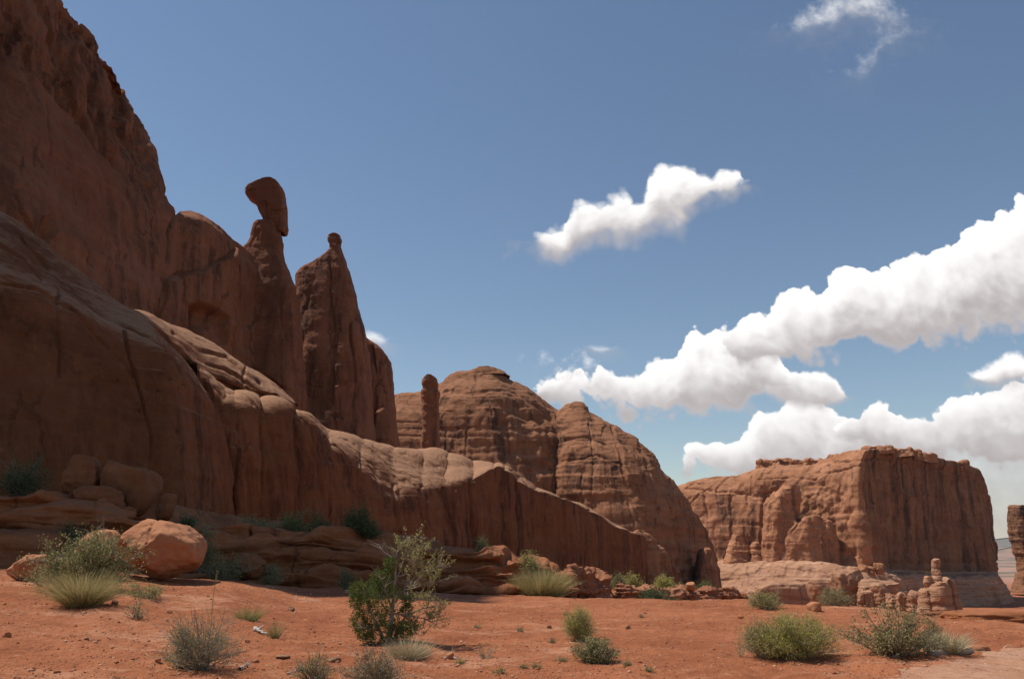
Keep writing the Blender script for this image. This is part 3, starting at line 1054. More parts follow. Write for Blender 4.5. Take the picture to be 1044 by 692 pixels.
nb = P(278, 418, 140)
spire = thing('rock_spire', nb, 'tall rock spire topped by a balanced overhanging head of rock', 'rock spire')
tower('spire_shaft', None, None, [(229, 263, 282), (231, 261.5, 283.5), (239, 259.5, 285), (245, 258, 286.5), (250, 255, 287.8), (254, 251, 288.5), (266, 247, 291), (285, 243, 297.5), (300, 241, 304),
      (340, 239, 306.5), (380, 238, 309), (415, 240, 311), (450, 240, 313), (480, 240, 315)], 140, (1.6, 8), ROCK_WALL, nb, spire, seed=3,
      carve=lambda X, Y, p: -0.8 * crack(X, Y, [(262, 300), (266, 360), (262, 420)], 2) - 0.8 * crack(X, Y, [(238, 360), (258, 375), (285, 392), (300, 402)], 2.5)
      - 1.2 * crack(X, Y, [(303, 296), (305, 340), (306, 400)], 2.5))
tower('balanced_rock', 'balanced head of rock jutting out to the left', None,
      [(186.4, 272, 282), (187.4, 266, 284.8), (189.5, 260, 286.8), (192, 254, 288), (195.5, 251.2, 289), (200, 252, 290), (203, 253.5, 290.4), (205.5, 257.5, 290.7), (208, 261, 291),
       (213, 264, 291.5), (219, 266.5, 292), (225, 269.8, 292), (230, 271, 292.6), (232.6, 276, 292.7), (233.8, 283.5, 292.5), (236.5, 284.5, 292), (238.8, 286, 290.5)],
      140, (2.6, 1.6), ROCK_WALL, nb, spire, res=(130, 140), lump=(0.15, 0.07), flute=(0.3, 0.08), strata=(0.5, 0.06), rough=(0.9, 0.06), seed=3, sq=4.5, blocky=0,
      carve=lambda X, Y, p: -0.35 * crack(X, Y, [(277, 215), (293, 213)], 1.0) - 0.25 * crack(X, Y, [(269, 190), (270, 208), (272, 228)], 0.9) - 0.2 * crack(X, Y, [(255, 194), (285, 192)], 0.8))

nb2 = P(340, 442, 156)
spire2 = thing('rock_spire', nb2, 'broad rock spire with a sloping left shoulder and a small knob on top', 'rock spire')
tower('spire_shaft', None, None, [(252, 336, 347.5), (256, 336, 348.5), (260, 333, 350), (265, 325, 352), (271, 315, 354), (276, 307.5, 356), (282, 303, 358), (290, 303, 360),
      (300, 303.5, 362.5), (315, 304, 365.5), (340, 303.5, 372), (380, 303, 377), (437, 299, 380), (452, 298, 381), (480, 297, 383)], 155, (1.8, 9), ROCK_WALL, nb2, spire2, seed=11,
      carve=lambda X, Y, p: -1.0 * crack(X, Y, [(337, 262), (336, 300), (340, 330), (338, 400), (342, 440)], 2) - 0.9 * crack(X, Y, [(357, 330), (362, 380), (360, 445)], 2)
      - 0.6 * crack(X, Y, [(310, 390), (330, 395), (352, 390)], 2))
tower('summit_knob', None, None, [(239, 338, 344), (240.5, 335, 346), (243, 334.3, 347), (247, 334.6, 347.3), (250, 336, 347), (253, 337, 347)], 155, (1.1, 1.2), ROCK_WALL, nb2, spire2,
      res=(60, 50), lump=(0.3, 0.1), flute=(0.5, 0.05), strata=(1.2, 0.08), rough=(1.2, 0.05), seed=11)
tower('rock_buttress', 'shaded rock buttress with a slanting top beside the broad spire', 'rock buttress',
      [(346.5, 367, 376), (349, 364, 380), (354, 362, 387), (360, 361, 393.5), (367, 361, 397.5), (382, 361, 400), (413, 361, 403.5), (430, 361, 405), (452, 360, 406), (480, 360, 407)],
      167, (4, 8), ROCK_WALL, P(384, 452, 167), seed=23, carve=lambda X, Y, p: -1.0 * crack(X, Y, [(380, 352), (383, 400), (380, 450)], 2)
      + 0.8 * inside(X, Y, [(382, 420), (392, 414), (398, 424), (398, 450), (380, 450)], 2))
tower('rock_pillar', 'lone finger of rock standing on the sunlit bench', 'rock pillar',
      [(383, 435.5, 441.5), (384.5, 432.5, 444.5), (387, 431, 446), (392, 430.4, 446.6), (405, 430.2, 446.6), (430, 430, 447), (445, 429.5, 448), (458, 428.5, 449.5), (466, 427, 451), (480, 426, 452)],
      182, (2.2, 3), ROCK_WALL, P(439, 462, 182), res=(100, 160), lump=(0.12, 0.25), flute=(0.3, 0.2), strata=(0.5, 0.14), rough=(0.7, 0.1), seed=31)


# ------------------------------------------------------------------ the big domed butte in the middle
def bcol(foot, sky, shoulder=0.72, sh=0.35, back=(0, 22, -3), mid=None):
    f, s = P(*foot), P(*sky)
    low = f + np.array((0, 0, -10.0))
    m_ = f * 0.55 + s * 0.45
    m_[:2] = f[:2] + (s[:2] - f[:2]) * 0.16
    h = f + (s - f) * shoulder
    h[:2] = f[:2] + (s[:2] - f[:2]) * sh
    h2 = f + (s - f) * (0.5 + 0.5 * shoulder + 0.04)
    h2[:2] = f[:2] + (s[:2] - f[:2]) * (0.5 + 0.5 * sh)
    e = s + np.array(back, float)
    return [low, f, m_, h, h2, s, e, e + np.array((back[0], back[1] * 0.8, -50.0))]


massL = [bcol((340, 500, 262), (340, 408, 285)), bcol((380, 500, 262), (380, 405, 286)), bcol((405, 500, 261), (402, 403.5, 286)), bcol((430, 505, 260), (428, 401, 286)),
         bcol((452, 510, 259), (450, 390, 286)), bcol((468, 512, 258), (465, 381, 287)), bcol((484, 516, 257), (482, 378, 288)), bcol((500, 518, 257), (498, 375.5, 288)),
         bcol((518, 524, 258), (509, 380, 288)), bcol((532, 528, 260), (519, 386, 288)), bcol((548, 534, 261), (531, 392, 289)), bcol((562, 540, 263), (545, 400, 290)),
         bcol((574, 545, 265), (564, 414, 291)), bcol((588, 550, 267), (585, 428, 292)), bcol((605, 555, 270), (610, 445, 293))]


def carveL(X, Y, p):
    d = 0
    for pts, w, k in (([(485, 382), (487, 410)], 2, .9), ([(500, 415), (508, 440)], 2, 1.0), ([(405, 412), (440, 414)], 1.6, .7), ([(403, 430), (430, 431)], 1.5, .6),
                      ([(450, 402), (520, 398), (560, 420)], 2.2, 1.4), ([(474, 470), (476, 440)], 2, .8), ([(518, 440), (524, 480)], 2, .8), ([(455, 440), (453, 465)], 2, .8)):
        d = d - k * crack(X, Y, pts, w)
    d = d - 3.5 * inside(X, Y, [(520, 410), (560, 424), (568, 450), (566, 500), (540, 490), (512, 470), (505, 430)], 6)
    d = d - 1.2 * inside(X, Y, [(500, 455), (545, 450), (562, 468), (566, 500), (530, 490), (506, 470)], 5)
    d = d + 1.5 * inside(X, Y, [(505, 470), (520, 466), (530, 478), (535, 500), (505, 490)], 3)
    return d


massR = [bcol((558, 560, 268), (566, 423, 290)), bcol((563, 565, 262), (573, 416.5, 288)), bcol((572, 572, 258), (583, 412, 286)), bcol((590, 580, 254), (593, 412.5, 285)),
         bcol((606, 585, 252), (603, 423, 283)), bcol((622, 590, 250), (613, 428, 281)), bcol((640, 595, 250), (624, 433, 280)), bcol((655, 598, 250), (637, 442, 279)),
         bcol((668, 601, 252), (650, 448, 278)), bcol((680, 603, 255), (661, 460, 278), back=(8, 22, -6)), bcol((690, 604, 259), (672, 479, 278), back=(10, 22, -6)),
         bcol((698, 604, 264), (682, 489, 279), back=(10, 20, -6)), bcol((704, 604, 269), (689, 506, 280), back=(12, 18, -6)),
         bcol((709, 604, 274), (697, 527, 282), back=(12, 16, -6)), bcol((713, 604, 279), (706, 554, 284), back=(10, 14, -6)), bcol((716, 606, 284), (713, 572, 287), back=(8, 10, -6))]


def carveR(X, Y, p):
    d = 0
    for pts, w, k in (([(574, 448), (600, 446), (625, 452)], 2, .9), ([(572, 470), (610, 466), (640, 475)], 1.8, .6), ([(576, 500), (640, 502)], 2, .8),
                      ([(600, 430), (606, 470), (604, 520)], 1.8, 0.5), ([(624, 436), (634, 470), (642, 520), (655, 570)], 2.5, 1.5), ([(652, 450), (664, 480), (672, 540)], 2.5, 1.2),
                      ([(640, 500), (650, 528)], 2, 1.0), ([(683, 490), (690, 540)], 2.5, 1.5), ([(594, 480), (596, 540)], 2, .7), ([(670, 560), (668, 600)], 2, .8)):
        d = d - k * crack(X, Y, pts, w)
    d = d + 1.6 * inside(X, Y, [(572, 440), (600, 430), (612, 450), (616, 500), (600, 520), (575, 500)], 4)
    d = d + 1.2 * inside(X, Y, [(628, 450), (645, 455), (655, 480), (652, 500), (636, 490)], 3)
    return d


butte = thing('domed_butte', P(600, 590, 258), 'large domed sandstone butte in the middle distance behind the lower cliff', 'butte')
ob = P(600, 590, 258)
for nm, ctrl, cv, sd in (('left_rock_mass', massL, carveL, 60), ('right_rock_mass', massR, carveR, 77)):
    g = rockify(patch(ctrl, 420, 300), lump=(0.03, 1.3), flute=(0.07, 0.22), strata=(0.24, 0.48), rough=(0.3, 0.2), carve=lambda X, Y, p: 0.6 * cv(X, Y, p), seed=sd, blocky=0.2)
    mb = MB()
    mb.grid(g)
    mb.build('rock_mass', ROCK_MID, butte, origin=ob)
tower('rock_knob', None, None, [(558.5, 717, 722), (560.5, 714.5, 724), (565, 712.5, 726), (575, 710, 728.5), (590, 706, 731), (604, 702, 733), (615, 700, 735)], 270, (4, 8), ROCK_MID, None,
      butte, res=(100, 100), lump=(0.06, 0.5), seed=78)
# small boulder-like humps at its foot and on its top
for rows, Y, hd in (([(541, 646, 655), (544, 641, 661), (550, 636, 667), (562, 632, 672), (590, 630, 676), (605, 630, 678)], 240, (4, 8)),
                    ([(556, 662, 670), (560, 656, 676), (568, 652, 681), (585, 650, 686), (605, 648, 690)], 246, (4, 8)),
                    ([(411.5, 583, 590), (413, 580, 594), (417, 578, 597), (424, 576, 600)], 284, (3, 5)),
                    ([(374.6, 489, 501), (376, 485, 506), (379, 480, 512), (384, 474, 520)], 287, (3, 6))):
    tower('rock_hump', None, None, rows, Y, hd, ROCK_MID, None, butte, res=(90, 60), lump=(0.08, 0.5), flute=(0.2, 0.2), strata=(0.5, 0.3), rough=(0.5, 0.2), seed=80)

# ------------------------------------------------------------------ the far butte on the right
def fcol(foot, bench, cliff, sky, back=(0, 40, -3), over=0.0):
    """foot of the bench, top of the bench, foot of the cliff, skyline"""
    f, b, c, s = P(*foot), P(*bench), P(*cliff), P(*sky)
    low = f + np.array((0, 0, -10.0))
    m1 = c + (s - c) * 0.4
    m1[:2] = c[:2] + (s[:2] - c[:2]) * 0.15
    m2 = c + (s - c) * 0.8
    m2[:2] = c[:2] + (s[:2] - c[:2]) * 0.4
    e = s + np.array(back, float)
    return [low, f, f * 0.5 + b * 0.5 + np.array((0, 0, 1.0)), b, c, m1, m2, s, e, e + np.array((back[0], back[1] * 0.7, -60.0))]


D0 = [(672, 512, 540), (684, 504, 536), (690, 498, 530), (697, 494, 526), (711, 489.5, 522), (734, 485.5, 518), (752, 484.5, 514), (768, 479, 512), (785, 476, 510), (802, 475, 508),
      (833, 474, 503), (850, 468, 498), (866, 461, 493), (881, 457, 488), (893, 456.5, 489), (906, 457, 494), (928, 459, 502), (950, 465, 511), (973, 471, 520), (991, 475.5, 527),
      (998, 480, 531), (1003, 491, 534), (1009, 513, 537), (1013, 543, 540), (1016, 570, 545)]
farb = []
for px, py, Ys in D0:
    t_ = np.clip((px - 690) / (885 - 690), 0, 1)
    if px <= 885:
        Yc = 528 + (462 - 528) * t_          # cliff foot distance
    else:
        Yc = 462 + (568 - 462) * (px - 885) / (1016 - 885)
    cy = np.interp(px, [690, 728, 844, 870, 900, 972, 1010, 1017], [572, 570, 570, 577, 580, 583, 583, 584])
    fy = np.interp(px, [690, 800, 900, 960, 1016], [612, 616, 622, 628, 634])
    cpx = px if px < 990 else px + (1017 - px) * 0.85
    fpx = px if px < 950 else px + (px - 950) * 0.45
    farb.append(fcol((fpx, fy + 2, Yc - 48), (cpx + (0 if px < 960 else (px - 960) * 0.05), cy + 5, Yc - 27), (cpx, cy, Yc), (px, py, Yc + (18 if px < 870 else 9)),
                     back=(0, 40, -3) if px < 960 else (-14, 36, -4)))


def carveF(X, Y, p):
    d = 0
    # ledge line under the top and broad alcoves of the sunny side
    for pts, w, k in (([(690, 540), (700, 520), (712, 505)], 2, 1.2), ([(718, 500), (722, 540), (716, 568)], 2.5, 1.6), ([(744, 500), (746, 540), (740, 568)], 2.2, 1.4),
                      ([(760, 505), (764, 520), (768, 568)], 2.2, 1.2), ([(700, 497), (730, 500), (760, 503), (790, 500)], 2.4, 1.5), ([(778, 505), (776, 530), (772, 568)], 2.2, 1.6),
                      ([(745, 545), (755, 565)], 2, 1.4), ([(762, 545), (770, 568)], 2, 1.4),
                      ([(910, 466), (914, 500), (912, 575)], 3, 3.0), ([(931, 468), (934, 520), (938, 578)], 2.6, 2.2), ([(958, 475), (960, 530), (957, 580)], 2.6, 2.0),
                      ([(980, 480), (984, 530), (982, 580)], 2.4, 2.0), ([(946, 470), (949, 500)], 2, 1.6), ([(968, 478), (972, 520)], 2, 1.2), ([(922, 500), (924, 570)], 2, 1.4),
                      ([(898, 470), (896, 520), (902, 575)], 2.4, 1.6), ([(997, 490), (1002, 540), (1003, 580)], 2.2, 1.6),
                      ([(850, 470), (900, 468), (940, 474), (1000, 490)], 1.8, 1.4), ([(770, 488), (830, 486), (880, 474)], 1.8, 1.2)):
        d = d - k * crack(X, Y, pts, w)
    d = d - 2.2 * inside(X, Y, [(800, 492), (840, 486), (862, 500), (872, 540), (880, 574), (850, 570), (838, 545), (812, 530)], 7)
    d = d - 3.0 * inside(X, Y, [(762, 500), (800, 492), (812, 500), (796, 508), (775, 510)], 4)
    d = d + 3.0 * inside(X, Y, [(852, 528), (880, 524), (894, 545), (900, 575), (882, 578), (868, 556)], 5)
    d = d + 2.5 * inside(X, Y, [(940, 555), (945, 550), (946, 582), (938, 582)], 2)
    d = d + 2.0 * inside(X, Y, [(886, 515), (891, 516), (896, 575), (891, 577)], 2)
    low_ = sst(-p[:, 2], 6.5, 9.0)
    d = d + 0.9 * low_ * beds(p.astype(np.float32), 0.55)
    d = d + 1.5 * inside(X, Y, [(921, 504), (927, 504), (927, 511), (921, 511)], 1.5)
    return d


fbutte = thing('flat_topped_butte', P(860, 618, 440), 'broad flat topped butte on the right, sunlit on its left and shaded on its right', 'butte')
of = P(860, 618, 440)
mb = MB()
gf = rockify(patch(farb, 760, 380), lump=(0.02, 1.3), flute=(0.05, 0.25), strata=(0.2, 0.3), rough=(0.25, 0.2), carve=carveF, seed=120, blocky=0.35)
nb_rows, nc = 170, 426
mb.grid(gf[:nc, nb_rows - 1:])
mb.build('rock_wall', ROCK_FAR, fbutte, origin=of)
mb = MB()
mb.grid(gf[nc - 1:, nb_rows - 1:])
set_props(mb.build('rock_wall', ROCK_SHADE_VARNISH, fbutte, origin=of), 'right face with shade painted into its colour and dark desert varnish streaks')  # shaded side of the corner: darker colour copy besides the varnish
mb = MB()
mb.grid(gf[:, :nb_rows])
mb.build('rock_bench', ROCK_BENCH, fbutte, origin=of)
# the fin leaning against the sunny side, and its lower step
kw = dict(res=(150, 150), blocky=0.5, lump=(0.05, 1.0), flute=(0.1, 0.3), strata=(0.25, 0.2), rough=(0.3, 0.4))
tower('rock_fin', 'rounded fin standing out from the sunlit wall', None, [(494.5, 800, 809), (497, 796, 813), (501, 791, 816), (507, 787, 816), (516, 784, 814), (528, 781, 813), (540, 779, 816), (555, 777, 820),
      (572, 776, 824), (597, 776, 826)], 481, (7, 12), ROCK_FAR, None, fbutte, seed=131, **kw)
tower('rock_fin', 'low blocky fin below the round one', None, [(526.5, 824, 834), (528.5, 816, 841), (532, 809, 846), (540, 802, 850), (552, 797, 852), (572, 794, 855), (597, 793, 856)], 475, (6, 11), ROCK_FAR, None,
      fbutte, seed=137, **kw)
for rows, Y in (([(545, 748, 753), (549, 746, 757), (560, 742, 762), (575, 738, 766)], 492), ([(553, 768, 772), (557, 766, 775), (575, 764, 780)], 488)):
    tower('rock_fin', None, None, rows, Y, (4, 7), ROCK_FAR, None, fbutte, seed=140, res=(80, 80), lump=(0.06, 0.7), flute=(0.2, 0.4), strata=(0.3, 0.3), rough=(0.4, 0.3))
# cap slabs along the skyline
for k, (l, r, t0, b0, Y) in enumerate(((771, 790, 470, 474.5, 530), (786, 806, 468.6, 473, 526), (804, 822, 470, 474, 520), (819, 838, 468.6, 473, 515), (844, 850, 465, 471, 508), (848, 860, 469, 472, 506),
                                       (880, 910, 456.2, 459.5, 484), (906, 930, 458, 462, 494), (926, 936, 460, 465, 510), (934, 953, 463.5, 468, 516), (974, 984, 471.5, 476, 546))):
    w = r - l
    rows = [(t0, l + w * .12, r - w * .15), (t0 + .6, l + w * .02, r - w * .03), (t0 + (b0 - t0) * .45, l, r), (t0 + (b0 - t0) * .6, l + w * .05, r - w * .06), (b0, l + w * .04, r - w * .02), (b0 + 4, l, r)]
    tower('cap_slab', None, None, rows, Y, (4.5, 6), ROCK_FAR, None, fbutte, seed=150 + k, res=(110, 44), lump=(0.12, 1.5), flute=(0.2, 0.3), strata=(0.9, 0.2), rough=(0.5, 0.3), sq=4, blocky=0.8)

# pillar at the right edge, its shade painted in by the darker rock colour
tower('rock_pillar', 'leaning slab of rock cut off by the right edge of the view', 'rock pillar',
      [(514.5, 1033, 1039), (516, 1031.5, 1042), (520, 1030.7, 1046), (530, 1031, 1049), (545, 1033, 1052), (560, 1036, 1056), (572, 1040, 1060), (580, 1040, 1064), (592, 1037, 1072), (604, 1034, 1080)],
      610, (7, 12), ROCK_SHADE_VARNISH, P(1050, 590, 610), res=(110, 140), lump=(0.06, 1.0), flute=(0.12, 0.6), strata=(0.25, 0.4), rough=(0.35, 0.35), seed=170)

# ------------------------------------------------------------------ the thin air between here and the horizon
mh = bpy.data.materials.new('haze')
mh.use_nodes = True
mh.node_tree.nodes.clear()
th_ = NT(mh.node_tree)
pv = th_.node('ShaderNodeVolumePrincipled')
pv.inputs['Color'].default_value = (0.80, 0.88, 1.0, 1)
pv.inputs['Density'].default_value = 2.2e-5
oh = th_.node('ShaderNodeOutputMaterial')
th_.l.new(pv.outputs[0], oh.inputs['Volume'])
x0, x1, y0, y1, z0, z1 = -15600.0, 15600.0, -80.0, 12600.0, -72.0, 150.0
hv = np.array([(x, y, z) for x in (x0, x1) for y in (y0, y1) for z in (z0, z1)], float)
mb = MB()
mb.add(hv, np.array([[0, 1, 3, 2], [4, 6, 7, 5], [0, 4, 5, 1], [2, 3, 7, 6], [0, 2, 6, 4], [1, 5, 7, 3]]))
set_props(mb.build('haze', mh, smooth=False), 'thin bluish haze lying over the far plain', 'haze', kind='stuff')


# ------------------------------------------------------------------ loose rocks
def ico(n=5):
    import bmesh
    bm = bmesh.new()
    bmesh.ops.create_icosphere(bm, subdivisions=n, radius=1.0)
    v = np.array([x.co[:] for x in bm.verts], np.float32)
    f = np.array([[w.index for w in x.verts] for x in bm.faces], np.int32)
    bm.free()
    return v, f


ICO = {n: ico(n) for n in (2, 3, 4, 5, 6)}


def rock_mesh(size, seed, res=5, lump=0.22, sq=2.6, cuts=6, rough=0.03, strata=0.0, cut_depth=(0.62, 0.92)):
    """a weathered rock: squared-off ball, cut by a few planes, lumpy and rough; its underside is at z = 0"""
    v, f = ICO[res]
    v = v.copy()
    r = np.random.default_rng(seed)
    nrm = (np.abs(v)**sq).sum(1)**(1 / sq)
    v /= nrm[:, None]
    for _ in range(cuts):
        n = r.normal(size=3)
        n[2] *= 0.6
        n /= np.linalg.norm(n)
        h = r.uniform(*cut_depth)
        d = v @ n - h
        v -= np.where(d > 0, d * 0.88, 0)[:, None] * n[None]
    nn = v / np.linalg.norm(v, axis=1)[:, None]
    v += nn * (lump * fbm(v + seed, 1.1, 3) + rough * fbm(v + seed, 5.0, 4, 0.6))[:, None]
    v = v * (np.array(size, np.float32) / 2)
    if strata:
        s = fbm(np.stack([v[:, 0] * 0.3, v[:, 1] * 0.3, v[:, 2] * 4.0 + seed], 1), 1.0, 3)
        v[:, :2] += nn[:, :2] * (strata * np.tanh(s * 4))[:, None]
    v[:, 2] -= v[:, 2].min()
    return v.astype(np.float32), f


def rotz(v, a):
    c, s = math.cos(a), math.sin(a)
    w = v.copy()
    w[:, 0] = v[:, 0] * c - v[:, 1] * s
    w[:, 1] = v[:, 0] * s + v[:, 1] * c
    return w


def tilt(v, ax, ay):
    c, s = math.cos(ax), math.sin(ax)
    w = v.copy()
    w[:, 1], w[:, 2] = v[:, 1] * c - v[:, 2] * s, v[:, 1] * s + v[:, 2] * c
    c, s = math.cos(ay), math.sin(ay)
    u = w.copy()
    u[:, 0], u[:, 2] = w[:, 0] * c + w[:, 2] * s, -w[:, 0] * s + w[:, 2] * c
    return u


def rock(name, label, cat, px, py, wpx, hpx, mat, Y=None, depth=0.8, seed=1, sink=0.12, group=None, rz=0.0, tx=0.0, ty=0.0, parent=None, **kw):
    """a rock standing at photo pixel (px, py = middle of its foot), wpx x hpx pixels large"""
    b = on_ground(px, py) if Y is None else P(px, py, Y)
    s = b[1] / F * 1.0
    size = np.array((wpx * s, wpx * s * depth, hpx * s * (1 + sink)))
    v, f = rock_mesh(size, seed, **kw)
    v = rotz(tilt(v, tx, ty), rz)
    v[:, 2] -= v[:, 2].min()
    v[:, 2] -= sink * hpx * s
    mb = MB()
    mb.add(v, f)
    if parent is not None:
        o = mb.build(name, mat, parent)
        o.location = tuple(b - np.array(parent.location))
        return set_props(o, label)
    o = mb.build(name, mat)
    o.location = tuple(b)
    return set_props(o, label, cat, group)


# the layered shelf of rock below the cliff
shelf = []
for (x, byb, Yb, ty1) in ((-160, 590, 29.5, 485), (-60, 586, 30, 498), (0, 585, 30.5, 505), (50, 588, 31, 512), (100, 592, 31.5, 519), (150, 596, 32, 525), (200, 599, 32.5, 531), (250, 601, 33, 537),
                          (300, 604, 33.5, 543), (350, 606, 34, 547), (400, 608, 34.5, 554), (450, 609, 35, 556), (490, 610, 35.5, 560), (520, 611, 36, 570), (545, 611, 36.5, 577), (560, 612, 37.5, 584), (572, 613, 39.5, 600)):
    b, k = P(x, byb + 3, Yb), P(x, ty1, Yb + 3.4)
    hgt = k[2] - b[2]
    low = b - np.array((0, 0, 1.2))
    shelf.append([low, b, b + np.array((0, 0.25, hgt * 0.28)), b + np.array((0, 1.0, hgt * 0.34)), b + np.array((0, 1.3, hgt * 0.62)), b + np.array((0, 2.2, hgt * 0.70)),
                  b + np.array((0, 2.4, hgt * 0.92)), k, k + np.array((0, 5, -0.05)), k + np.array((0, 12, -0.15)), k + np.array((-3, 22, -0.3))])


def carve_shelf(X, Y, p):
    d = 0
    q = p.astype(np.float32)
    qq = q.copy()
    qq[:, 2] += 0.35 * fbm(q, 0.18, 3)
    lay = fbm(np.stack([qq[:, 0] * 0.05, qq[:, 1] * 0.05, qq[:, 2] * 1.5], 1), 1.0, 3, 0.6)
    d = d + 0.34 * np.tanh(lay * 9)
    j = noise(np.stack([q[:, 0] * 0.55, q[:, 1] * 0.2, q[:, 2] * 1.1], 1))
    d = d + 0.16 * np.tanh(j * 7)
    for pts, w, k in (([(0, 536), (60, 552), (100, 560)], 4, .5), ([(170, 553), (260, 560), (330, 570), (390, 578)], 3, .45), ([(180, 575), (250, 585), (330, 592), (420, 598)], 3, .6),
                      ([(380, 565), (450, 572), (530, 585)], 2.5, .4), ([(440, 566), (445, 598)], 2, .4), ([(535, 578), (536, 606)], 2, .5), ([(255, 540), (258, 552)], 2, .4)):
        d = d - k * crack(X, Y, pts, w)
    return d


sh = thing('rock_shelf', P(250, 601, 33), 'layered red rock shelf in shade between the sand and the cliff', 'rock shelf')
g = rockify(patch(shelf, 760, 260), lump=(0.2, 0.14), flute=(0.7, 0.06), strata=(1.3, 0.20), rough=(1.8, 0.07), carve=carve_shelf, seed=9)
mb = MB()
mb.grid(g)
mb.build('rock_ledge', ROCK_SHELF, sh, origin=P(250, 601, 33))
for (px, py, w, h, Y, sd) in ((18, 585, 95, 42, 30.6, 1), (-30, 560, 120, 42, 33, 2), (60, 540, 140, 26, 34, 3), (110, 548, 90, 22, 33.4, 4)):
    rock('rock_slab', None, None, px, py, w, h, ROCK_SHELF, Y, 0.7, seed=200 + sd, parent=sh, cuts=4, sq=3.0, lump=0.18, rough=0.02, strata=0.03)

# boulders lying on the shelf under the cliff, in its shade
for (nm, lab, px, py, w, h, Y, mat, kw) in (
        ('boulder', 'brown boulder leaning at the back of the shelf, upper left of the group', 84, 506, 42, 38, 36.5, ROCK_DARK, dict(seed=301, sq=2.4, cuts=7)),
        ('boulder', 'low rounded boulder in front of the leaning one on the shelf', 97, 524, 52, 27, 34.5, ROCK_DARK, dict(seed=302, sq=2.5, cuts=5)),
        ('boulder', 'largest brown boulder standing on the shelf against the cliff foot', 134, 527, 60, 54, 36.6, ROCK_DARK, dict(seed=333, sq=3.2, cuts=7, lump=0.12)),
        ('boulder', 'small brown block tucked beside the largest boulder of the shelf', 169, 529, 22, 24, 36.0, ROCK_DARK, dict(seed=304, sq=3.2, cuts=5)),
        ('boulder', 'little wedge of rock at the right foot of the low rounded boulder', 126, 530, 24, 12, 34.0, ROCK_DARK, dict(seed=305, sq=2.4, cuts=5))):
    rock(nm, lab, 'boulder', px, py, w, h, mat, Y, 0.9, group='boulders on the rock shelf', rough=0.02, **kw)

# the big sunlit boulder: an egg of sandstone with an overhanging right end and a split across its top
bb = P(160, 583, 24.0)
v, f = ICO[6]
v = v.copy()
v /= ((np.abs(v)**2.5).sum(1)**(1 / 2.5))[:, None]
for n, h in (((-0.55, -0.62, -0.62), 0.60), ((-0.35, -0.75, 0.35), 0.82), ((0.45, -0.85, -0.25), 0.80), ((0.7, -0.1, -0.75), 0.85), ((-0.75, 0.0, 0.5), 0.80), ((0.6, -0.2, 0.75), 0.92)):
    n = np.array(n)
    n /= np.linalg.norm(n)
    d = v @ n - h
    v -= np.where(d > 0, 0.88 * d * d / (d + 0.03), 0)[:, None] * n[None]
nn = v / np.linalg.norm(v, axis=1)[:, None]
v += nn * (0.07 * fbm(v, 1.3, 3) + 0.022 * fbm(v, 5.0, 5, 0.6) - 0.02 * np.clip(noise(v * 9.0) - 0.25, 0, 1))[:, None]
ck = np.abs(v[:, 0] + 0.12 + 0.25 * (v[:, 1] + 0.2) + 0.06 * noise(v * 4.0))
v -= nn * (0.07 * sst(-ck, -0.05, 0) * (v[:, 2] > 0.2))[:, None]
s = 24.0 / F
v = v * np.array((84 * s / 2.0, 1.2, 52 * s / 1.92))
v = tilt(v, 0.0, R(6))
v[:, 2] -= v[:, 2].min() + 0.2
mb = MB()
mb.add(v, f)
o = mb.build('boulder', ROCK_BOULDER)
o.location = tuple(bb)
set_props(o, 'large egg shaped orange boulder, sunlit on top, beside the big green shrub', 'boulder')

rock('boulder', 'flat orange rock at the left end of the big green shrub', 'boulder', 28, 588, 38, 20, ROCK_BOULDER, 20.8, 0.7, seed=321, cuts=7, sq=3.0, rough=0.015, sink=0.18)
rock('boulder', 'orange boulder half hidden behind the big green shrub', 'boulder', 98, 578, 44, 36, ROCK_BOULDER, 22.6, 0.8, seed=322, cuts=4, sq=2.2, rough=0.015)
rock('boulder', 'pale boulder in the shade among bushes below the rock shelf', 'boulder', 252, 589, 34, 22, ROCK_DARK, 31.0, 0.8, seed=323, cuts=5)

ROCK_BLOCK = sandstone('broken_red_sandstone', (0.27, 0.10, 0.05), (0.37, 0.165, 0.09), (0.08, 0.04, 0.028), streak=0.5, streak_scale=1.4,
                       band=0.4, band_scale=1.2, bump=0.4, unit=0.45)
# the low broken row of sandstone blocks right of the shelf
row = [(562, 612, 44, 29, 38.4, 401), (592, 613, 34, 30, 39.0, 402), (608, 614, 36, 29, 39.6, 403), (640, 614, 34, 16, 40.5, 404), (662, 615, 30, 15, 41.2, 405), (684, 615, 26, 16, 42.0, 406),
       (704, 615.5, 24, 17, 42.6, 407), (722, 616, 22, 15, 43.2, 408), (741, 616, 24, 14, 43.8, 409), (757, 617, 16, 11, 44.2, 410), (582, 613, 18, 14, 37.6, 411)]
for k, (px, py, w, h, Y, sd) in enumerate(row):
    rock('sandstone_block', ['tall rough block behind the straw coloured bush', 'rough upright block right of the straw coloured bush', 'rough red block at the head of the low block row',
                             'low red block under the dark green bush of the block row', 'low weathered block behind the dark green bush of the block row', 'middle block of the low row below the domed butte',
                             'block with a lighter knob, under the far end of the domed butte', 'low dark edged block right below the tip of the domed butte',
                             'last large block of the row, seen against the far butte', 'tiny end block of the row, seen against the far butte', 'small rubble block at the right foot of the straw coloured bush'][k],
         'rock', px, py + 1.5, w * 1.12, h * 1.05, ROCK_BLOCK, Y, 0.9, seed=sd, group='low row of broken sandstone blocks', sink=0.2, sq=3.4, cuts=9, lump=0.3, rough=0.12, cut_depth=(0.45, 0.9), strata=0.08)
rock('sandstone_block', 'pinkish small rock perched on the block row', 'rock', 705, 601, 10, 7, ROCK_BOULDER, 42.4, 0.8, seed=420, cuts=5)

